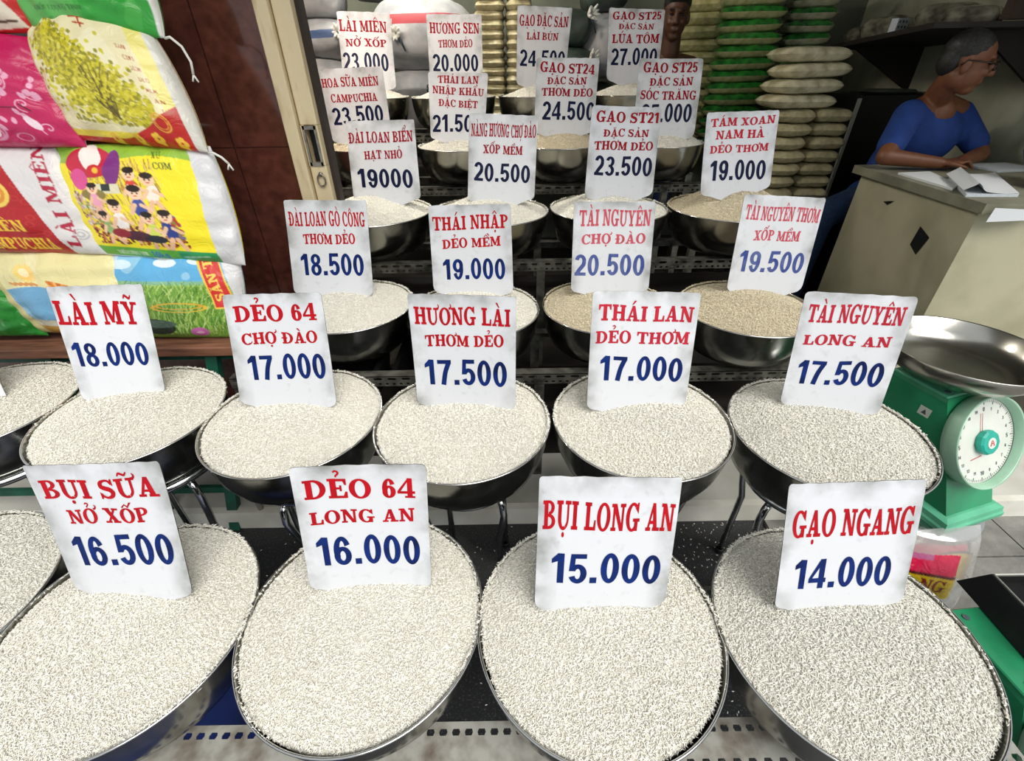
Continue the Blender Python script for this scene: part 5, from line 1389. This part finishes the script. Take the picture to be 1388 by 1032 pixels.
# tied woven sacks
def sack(c, r, m, lab, seed, knot=None, band=None, mark=None, grp='tied sacks at the back'):
    g = np.random.default_rng(seed)
    nu, nv = 44, 26; V, Q = [], []
    K = [(g.uniform(-5, 5), g.uniform(-5, 5), g.uniform(-5, 5), g.uniform(0, 6)) for _ in range(9)]
    kd = None if knot is None else Vector(knot).normalized()
    def pt(d):
        k = 1 + .035 * sum(math.sin(a * d.x + b_ * d.y + c_ * d.z + p) for a, b_, c_, p in K) / 2 + .013 * sum(abs(math.sin(2.3 * a * d.x + 2.6 * c_ * d.y + 2.1 * b_ * d.z + 1.7 * p)) for a, b_, c_, p in K[:6]) / 2
        e = Vector((math.copysign(abs(d.x) ** .72, d.x) * r[0], math.copysign(abs(d.y) ** .72, d.y) * r[1], math.copysign(abs(d.z) ** .72, d.z) * r[2])) * k
        if kd is not None:
            t = max(0, d.dot(kd)); 
            if t > .6:
                q = (t - .6) / .4; ang = math.atan2(*(d - kd * t).to_2d()) if (d - kd * t).length > 1e-4 else 0
                tt = (d - kd * t); ax = kd.orthogonal(); ay = kd.cross(ax); ang = math.atan2(tt.dot(ay), tt.dot(ax))
                e = e + kd * (.05 * q ** 2) + e * (.02 * math.sin(11 * ang) * q * (1 - q) * 3)
        return e
    for i in range(nv + 1):
        ph = -math.pi / 2 + math.pi * i / nv
        for j in range(nu):
            a = 2 * math.pi * j / nu
            V.append(tuple(pt(Vector((math.cos(ph) * math.cos(a), math.cos(ph) * math.sin(a), math.sin(ph))))))
    for i in range(nv):
        for j in range(nu): Q.append((i * nu + j, i * nu + (j + 1) % nu, (i + 1) * nu + (j + 1) % nu, (i + 1) * nu + j))
    mats = [m] + ([M[band[0]]] if band else [])
    me = np_mesh('woven_sack', np.array(V), np.array(Q), mats)
    if band:
        for p in me.polygons:
            if band[1] < p.center.z / r[2] < band[2]: p.material_index = 1
    o = bpy.data.objects.new('woven_sack', me); C.objects.link(o); o.location = c
    tag(o, lab, 'sack', grp)
    if kd is not None:
        p0 = pt(kd); b = MB(); ax = kd.orthogonal().normalized(); ay = kd.cross(ax)
        for k in range(11):
            a = k * 2 * math.pi / 11; s = g.uniform(.6, 1.1)
            dr = ax * math.cos(a) + ay * math.sin(a)
            b.tube([p0 - kd * .01 + dr * .006, p0 + kd * .025 * s + dr * .022, p0 + kd * .05 * s + dr * .05 * s], [.007, .013, .005], 7)
        kn = b.build('knot', M['tie'], None, smooth=True); kn.parent = o
        b = MB(); b.tube([p0 - kd * .012 + (ax * math.cos(a) + ay * math.sin(a)) * .019 for a in np.linspace(0, 6.283, 14)[:-1]], .006, 7, closed=True)
        b.tube([p0, p0 + Vector((.02, -.02, -.03)), p0 + Vector((.05, -.012, -.10))], [.008, .009, .004], 7)
        s_ = b.build('tie_cord', mat('dark_cord', '#24343f', .7), None, smooth=True); s_.parent = o
    if mark:
        ps, wd = text_polys(mark[0], SERIF, .1); b = MB()
        for p in ps:
            b.add([Vector((mark[1] + q[0] * mark[3], 0, mark[2] + q[1] * mark[3])) for q in p], [tuple(range(len(p)))])
        for v in b.v: v.y = -r[1] * (max(0, 1 - abs(v.x / r[0]) ** 2.8)) ** .36 * (max(0, 1 - abs(v.z / r[2]) ** 2.8)) ** .36 - .012
        k_ = b.build('marker_writing', mat('marker_ink', '#33383a', .7), None); k_.parent = o
    return o
sack((-.60, 4.12, 1.725), (.36, .24, .21), M['sackwhite'], 'large white sack with a red band and a knotted neck between two signs', 1, (-.2, -.93, .0), ('sackred', .30, .46))
sack((-.64, 4.14, 1.32), (.36, .25, .20), M['sackwhite'], 'white sack with pen marks under the red banded sack', 2, None, None, ('8-1', .06, .06, .055))
sack((-.78, 4.2, 2.06), (.42, .24, .13), M['sackwhite'], 'white sack lying across the top of the red banded sack', 3, None, None)
sack((-1.27, 4.02, 1.93), (.17, .2, .12), M['sackwhite'], 'white sack with a blue band, topmost beside the gate post', 4, (.1, -.9, .3), ('sackblue', -.1, .25))
sack((-1.24, 4.02, 1.70), (.17, .2, .115), M['sackwhite'], 'white sack with a blue band, in the middle beside the gate post', 5, (.45, -.85, .1), ('sackblue', .05, .4))
sack((-1.28, 4.02, 1.47), (.18, .2, .115), M['sackwhite'], 'blue banded white sack second from bottom beside the gate post', 6, None, ('sackblue', -.5, -.15))
sack((-1.28, 4.02, 1.20), (.2, .22, .15), M['sackwhite'], 'plain white sack at the bottom beside the gate post', 7, None, None)
sack((.42, 4.2, 1.75), (.17, .2, .12), M['sackgreen'], 'dark green plastic sack, upper one between the 24.500 and 27.000 signs', 8, (.6, -.7, .3), None)
sack((.44, 4.15, 1.52), (.2, .2, .12), M['sackgreen'], 'dark green plastic sack, lower one between the 24.500 and 27.000 signs', 9, (.5, -.8, .2), None)
sack((.45, 4.15, 1.2), (.22, .22, .2), M['sackgreen'], 'dark green sack at the bottom behind the back row bowls', 10, None, None)
sack((.70, 4.25, 1.95), (.16, .2, .11), M['sackgreen'], 'dark green plastic sack behind the 27.000 sign', 11, (.2, -.9, .2), None)
sack((.72, 4.25, 1.65), (.16, .2, .19), M['sackwhite'], 'white sack between the 27.000 sign and the standing person', 12, None, None)
sack((.72, 4.25, 1.2), (.17, .22, .22), M['sackgreen'], 'dark green sack at the bottom beside the standing person', 13, None, None)

# packs on the wall shelf
def wrap(c, r, seed, lab, m, rz=0):
    me = pillow_mesh('wrapped_pack', r[0] * 2, r[1] * 2, r[2] * 2, [m], seed)
    o = bpy.data.objects.new('wrapped_pack', me); C.objects.link(o); o.location = c; o.rotation_euler = (0, 0, rz); tag(o, lab, 'pack', 'packs on the wall shelf'); return o
M['film'] = mat('glossy_film_pack', '#8d8a78', .15, 0, col2='#4d4a40', scale=16, bump=.8, bscale=22, coat=.8)
wrap((2.44, 3.02, 1.70), (.16, .12, .05), 3, 'shiny film wrapped pack at the near end of the shelf', M['film'], .8)
wrap((2.46, 3.20, 1.72), (.16, .12, .06), 4, 'shiny film wrapped pack second from the near end of the shelf', M['film'], .5)
wrap((2.45, 3.62, 1.695), (.15, .13, .065), 6, 'clear wrapped pack in the middle of the shelf', M['film'], .3)
wrap((2.48, 3.92, 1.675), (.12, .10, .05), 7, 'dark wrapped pack at the far end of the shelf', M['film'], -.2)
b = MB(); b.box((2.34, 3.42, 1.69), (.10, .04, .085), rz=.4); cbx = b.build('carton', M['paper2']); tag(cbx, 'small white printed carton on the wall shelf', 'box')
b = MB()
for i in range(3):
    for j in range(3): b.M = Matrix.Translation((2.34, 3.42, 1.69)) @ Matrix.Rotation(.4, 4, 'Z'); b.box((-.03 + .03 * i, -.0206, -.024 + .025 * j), (.016, .0006, .012))
b.build('carton_print', M['ink'], cbx)

# ------------------------------------------------------------------ people
M['skin'] = mat('skin', '#74482f', .5, 0, var=.08, scale=30)
M['skin2'] = mat('skin_tanned', '#4c2f20', .5, 0, var=.08, scale=30)
M['hair'] = mat('dark_hair', '#15120f', .55, 0, var=.3, scale=60)
M['hairgrey'] = mat('greying_hair', '#121110', .6, 0, col2='#2a2927', scale=90)
M['tee'] = mat('blue_tee', '#173a80', .8, 0, var=.1, scale=20, bump=.2, bscale=9)
M['navytee'] = mat('navy_tee', '#15161f', .8)
M['jeans'] = mat('blue_jeans', '#22385c', .85, 0, var=.2, scale=60)
M['eye'] = mat('eye_dark', '#0c0806', .2)
M['lips'] = mat('lips', '#7a4238', .5)
def cone(b, p, q, r0, r1):
    p, q = Vector(p), Vector(q); d = (q - p); L = d.length; d.normalize()
    ax = d.orthogonal().normalized(); ay = d.cross(ax); rings = []
    for t in (-.98, -.7, -.35, 0): rings.append((p + d * r0 * t, r0 * math.sqrt(max(.02, 1 - t * t))))
    for t in (0, .35, .7, .98): rings.append((q + d * r1 * t, r1 * math.sqrt(max(.02, 1 - t * t))))
    b.loft([[c + (ax * math.cos(a) + ay * math.sin(a)) * r for a in np.linspace(0, 2 * math.pi, 17)[:-1]] for c, r in rings])
def limb(b, pts, rs):
    for i in range(len(pts) - 1): cone(b, pts[i], pts[i + 1], rs[i], rs[i + 1])
def fuse(o, vox, it=4):
    m = o.modifiers.new('fuse', 'REMESH'); m.mode = 'VOXEL'; m.voxel_size = vox; m.use_smooth_shade = True
    s = o.modifiers.new('soften', 'SMOOTH'); s.factor = .5; s.iterations = it
def head(b, c, f, u, s=1.0):
    f = Vector(f).normalized(); u = Vector(u); u = (u - f * u.dot(f)).normalized(); l = u.cross(f)
    rot = Matrix((f, l, u)).transposed(); c = Vector(c)
    P = lambda x, y, z: c + rot @ Vector((x, y, z)) * s
    E = lambda p, r: b.ellipsoid(P(*p), [k * s for k in r], rot=rot)
    E((-.012, 0, .038), (.100, .077, .086)); E((.022, 0, -.03), (.074, .066, .085)); E((.05, 0, -.092), (.038, .036, .028)); E((-.01, 0, -.05), (.06, .066, .06))
    for y in (-.076, .076): E((-.008, y, -.012), (.020, .011, .033))
    E((.082, 0, .034), (.018, .048, .013)); E((.078, .03, -.022), (.02, .022, .02)); E((.078, -.03, -.022), (.02, .022, .02))
    cone(b, P(.095, 0, .018), P(.113, 0, -.022), .011 * s, .016 * s)
    for y in (-.012, .012): E((.103, y, -.028), (.012, .010, .010))
    E((.089, 0, -.056), (.013, .024, .007)); E((.087, 0, -.068), (.012, .021, .007))
    return P, rot
def hand(b, w, d, nrm, side):
    """palm at the wrist w pointing along d, back of the hand along nrm, thumb on `side`"""
    w, d, nrm = Vector(w), Vector(d).normalized(), Vector(nrm).normalized(); s = nrm.cross(d) * side
    for k in range(4):
        o = (-.030 + .020 * k)
        cone(b, w + d * .012 + s * o * .6, w + d * .085 + s * o, .015, .012)
        L = (.062, .075, .080, .068)[k] if side > 0 else (.068, .080, .075, .062)[k]
        p0 = w + d * .085 + s * o
        p1 = p0 + d * L * .48 + nrm * .010; p2 = p1 + d * L * .34 - nrm * .016; p3 = p2 + d * L * .22 - nrm * .016
        limb(b, [p0, p1, p2, p3], [.0095, .0088, .008, .007])
    t0 = w + d * .03 + s * .034; t1 = t0 + d * .035 + s * .022 - nrm * .008; t2 = t1 + d * .032 + s * .006 - nrm * .008
    limb(b, [t0, t1, t2], [.014, .0105, .0085])
def eyes(P, rot, s, par):
    for y in (-.03, .03):
        b = MB(); b.ellipsoid(P(.083, y, .012), (.009 * s, .013 * s, .0065 * s), rot=rot); b.build('eye', M['eye'], par, smooth=True)
        b = MB(); b.ellipsoid(P(.094, y, .036), (.006 * s, .02 * s, .0045 * s), rot=rot); b.build('eyebrow', M['hair'], par, smooth=True)

# the seated person
ps = empty('person', (2.3, 3.0, .09)); tag(ps, 'person in a blue V-neck tee and glasses seated behind the counter, writing', 'person')
b = MB()
P, rot = head(b, (2.265, 2.72, 1.505), (.86, -.48, -.16), (.12, -.05, 1), 1.04)
limb(b, [(2.245, 2.75, 1.44), (2.29, 2.84, 1.35)], [.058, .066])
limb(b, [(2.18, 2.83, 1.29), (2.33, 2.88, 1.30), (2.52, 2.93, 1.28)], [.06, .09, .06])
limb(b, [(2.33, 2.90, 1.22), (2.32, 2.95, 1.0), (2.29, 3.0, .82)], [.13, .12, .13])
b.ellipsoid((2.325, 2.815, 1.285), (.07, .05, .07))
limb(b, [(2.17, 2.82, 1.29), (1.985, 2.635, 1.105), (2.245, 2.585, 1.078)], [.055, .042, .028])
hand(b, (2.245, 2.585, 1.08), (.97, -.08, .0), (0, 0, 1), -1)
limb(b, [(2.52, 2.92, 1.28), (2.60, 2.76, 1.09), (2.42, 2.655, 1.075)], [.052, .042, .028])
hand(b, (2.42, 2.655, 1.076), (-.9, -.35, 0), (0, 0, 1), 1)
limb(b, [(2.24, 3.0, .80), (1.96, 2.93, .74), (1.97, 2.98, .20), (1.93, 2.92, .125)], [.09, .065, .045, .04]); limb(b, [(2.36, 3.02, .80), (2.62, 2.93, .74), (2.6, 3.0, .2), (2.6, 2.92, .125)], [.09, .065, .045, .04])
bd = b.build('body', M['skin'], ps); fuse(bd, .0055, 5)
b = MB()
limb(b, [(2.19, 2.84, 1.275), (2.33, 2.90, 1.275), (2.51, 2.94, 1.265)], [.078, .10, .078])
b.ellipsoid((2.33, 2.88, 1.17), (.19, .14, .16)); b.ellipsoid((2.325, 2.94, 1.0), (.18, .14, .2)); b.ellipsoid((2.30, 3.0, .84), (.18, .14, .1))
limb(b, [(2.17, 2.83, 1.28), (2.035, 2.69, 1.15)], [.075, .066]); limb(b, [(2.52, 2.93, 1.27), (2.58, 2.80, 1.14)], [.072, .062])
sh_ = b.build('tee_shirt', M['tee'], ps); fuse(sh_, .012, 6)
b = MB(); limb(b, [(2.25, 3.0, .80), (1.955, 2.93, .74), (1.965, 2.98, .2)], [.115, .082, .066]); limb(b, [(2.35, 3.02, .80), (2.62, 2.93, .74), (2.6, 3.0, .2)], [.115, .082, .066]); b.ellipsoid((2.3, 3.01, .80), (.18, .15, .09))
tj = b.build('jeans', M['jeans'], ps); fuse(tj, .014, 5)
b = MB(); s = 1.04
b.ellipsoid(P(-.022, 0, .052), (.098 * s, .081 * s, .082 * s), rot=rot); b.ellipsoid(P(-.062, 0, .0), (.052 * s, .072 * s, .062 * s), rot=rot)
hr = b.build('hair', M['hairgrey'], ps); fuse(hr, .006, 4)
eyes(P, rot, s, ps)
b = MB()
for y in (-.032, .032): b.tube([P(.108, y + .024 * math.cos(a), .006 + .018 * math.sin(a)) for a in np.linspace(0, 6.283, 17)[:-1]], .0032, 6, closed=True)
b.tube([P(.108, -.008, .010), P(.112, 0, .013), P(.108, .008, .010)], .002, 6)
for y in (-1, 1): b.tube([P(.106, y * .056, .012), P(.06, y * .079, .012), P(-.015, y * .084, .010), P(-.03, y * .082, -.012)], .0034, 6)
b.build('glasses', mat('glasses_frame', '#241a12', .35), ps, smooth=True)
stl = empty('wooden_stool', (2.3, 3.02, .09)); tag(stl, 'wooden stool under the seated person behind the counter', 'stool')
b = MB(); b.box((2.3, 3.03, .675), (.32, .32, .04), bev=.006); b.build('seat', M['darkwood'], stl)
for sx in (-1, 1):
    for sy in (-1, 1):
        b = MB(); b.box((2.3 + sx * .13, 3.03 + sy * .13, .3725), (.04, .04, .565)); b.build('leg', M['darkwood'], stl)

# the standing person
pt_ = empty('person', (1.09, 3.80, .09)); tag(pt_, 'person with short black hair in a navy tee standing among the rice stacks', 'person')
b = MB()
P, rot = head(b, (1.095, 3.75, 1.785), (-.22, -.95, -.12), (0, -.12, 1), 1.06)
limb(b, [(1.10, 3.78, 1.72), (1.105, 3.81, 1.60)], [.056, .066])
limb(b, [(.93, 3.84, 1.52), (1.10, 3.84, 1.53), (1.27, 3.84, 1.52)], [.058, .08, .058])
limb(b, [(1.1, 3.84, 1.45), (1.1, 3.84, 1.2), (1.1, 3.84, 1.0)], [.13, .12, .13])
for sx in (-1, 1):
    x = 1.1 + sx * .18; limb(b, [(x, 3.84, 1.51), (x + sx * .03, 3.86, 1.22), (x + sx * .01, 3.78, .98)], [.052, .042, .03])
    hand(b, (x + sx * .01, 3.78, .98), (0, -.25, -1), (sx, 0, 0), 1 if sx > 0 else -1)
    x = 1.1 + sx * .09; limb(b, [(x, 3.84, .98), (x, 3.83, .56), (x, 3.86, .16), (x, 3.76, .13)], [.09, .062, .042, .036])
bd = b.build('body', M['skin2'], pt_); fuse(bd, .0065, 5)
b = MB()
limb(b, [(.95, 3.84, 1.505), (1.1, 3.84, 1.505), (1.25, 3.84, 1.505)], [.072, .092, .072])
b.ellipsoid((1.1, 3.84, 1.4), (.19, .13, .16)); b.ellipsoid((1.1, 3.84, 1.15), (.175, .13, .22))
for sx in (-1, 1): limb(b, [(1.1 + sx * .165, 3.84, 1.505), (1.1 + sx * .205, 3.855, 1.29)], [.07, .062])
sh_ = b.build('tee_shirt', M['navytee'], pt_); fuse(sh_, .012, 5)
b = MB()
for sx in (-1, 1): x = 1.1 + sx * .09; limb(b, [(x, 3.84, .96), (x, 3.83, .56), (x, 3.86, .17)], [.105, .08, .064])
b.ellipsoid((1.1, 3.84, .98), (.175, .125, .1)); tj = b.build('trousers', M['jeans'], pt_); fuse(tj, .014, 5)
b = MB(); s = 1.06
b.ellipsoid(P(-.020, 0, .060), (.100 * s, .082 * s, .080 * s), rot=rot); b.ellipsoid(P(-.06, 0, .01), (.055 * s, .074 * s, .07 * s), rot=rot); b.ellipsoid(P(.04, 0, .098), (.058 * s, .068 * s, .036 * s), rot=rot)
hr = b.build('hair', M['hair'], pt_); fuse(hr, .007, 4)
eyes(P, rot, s, pt_)
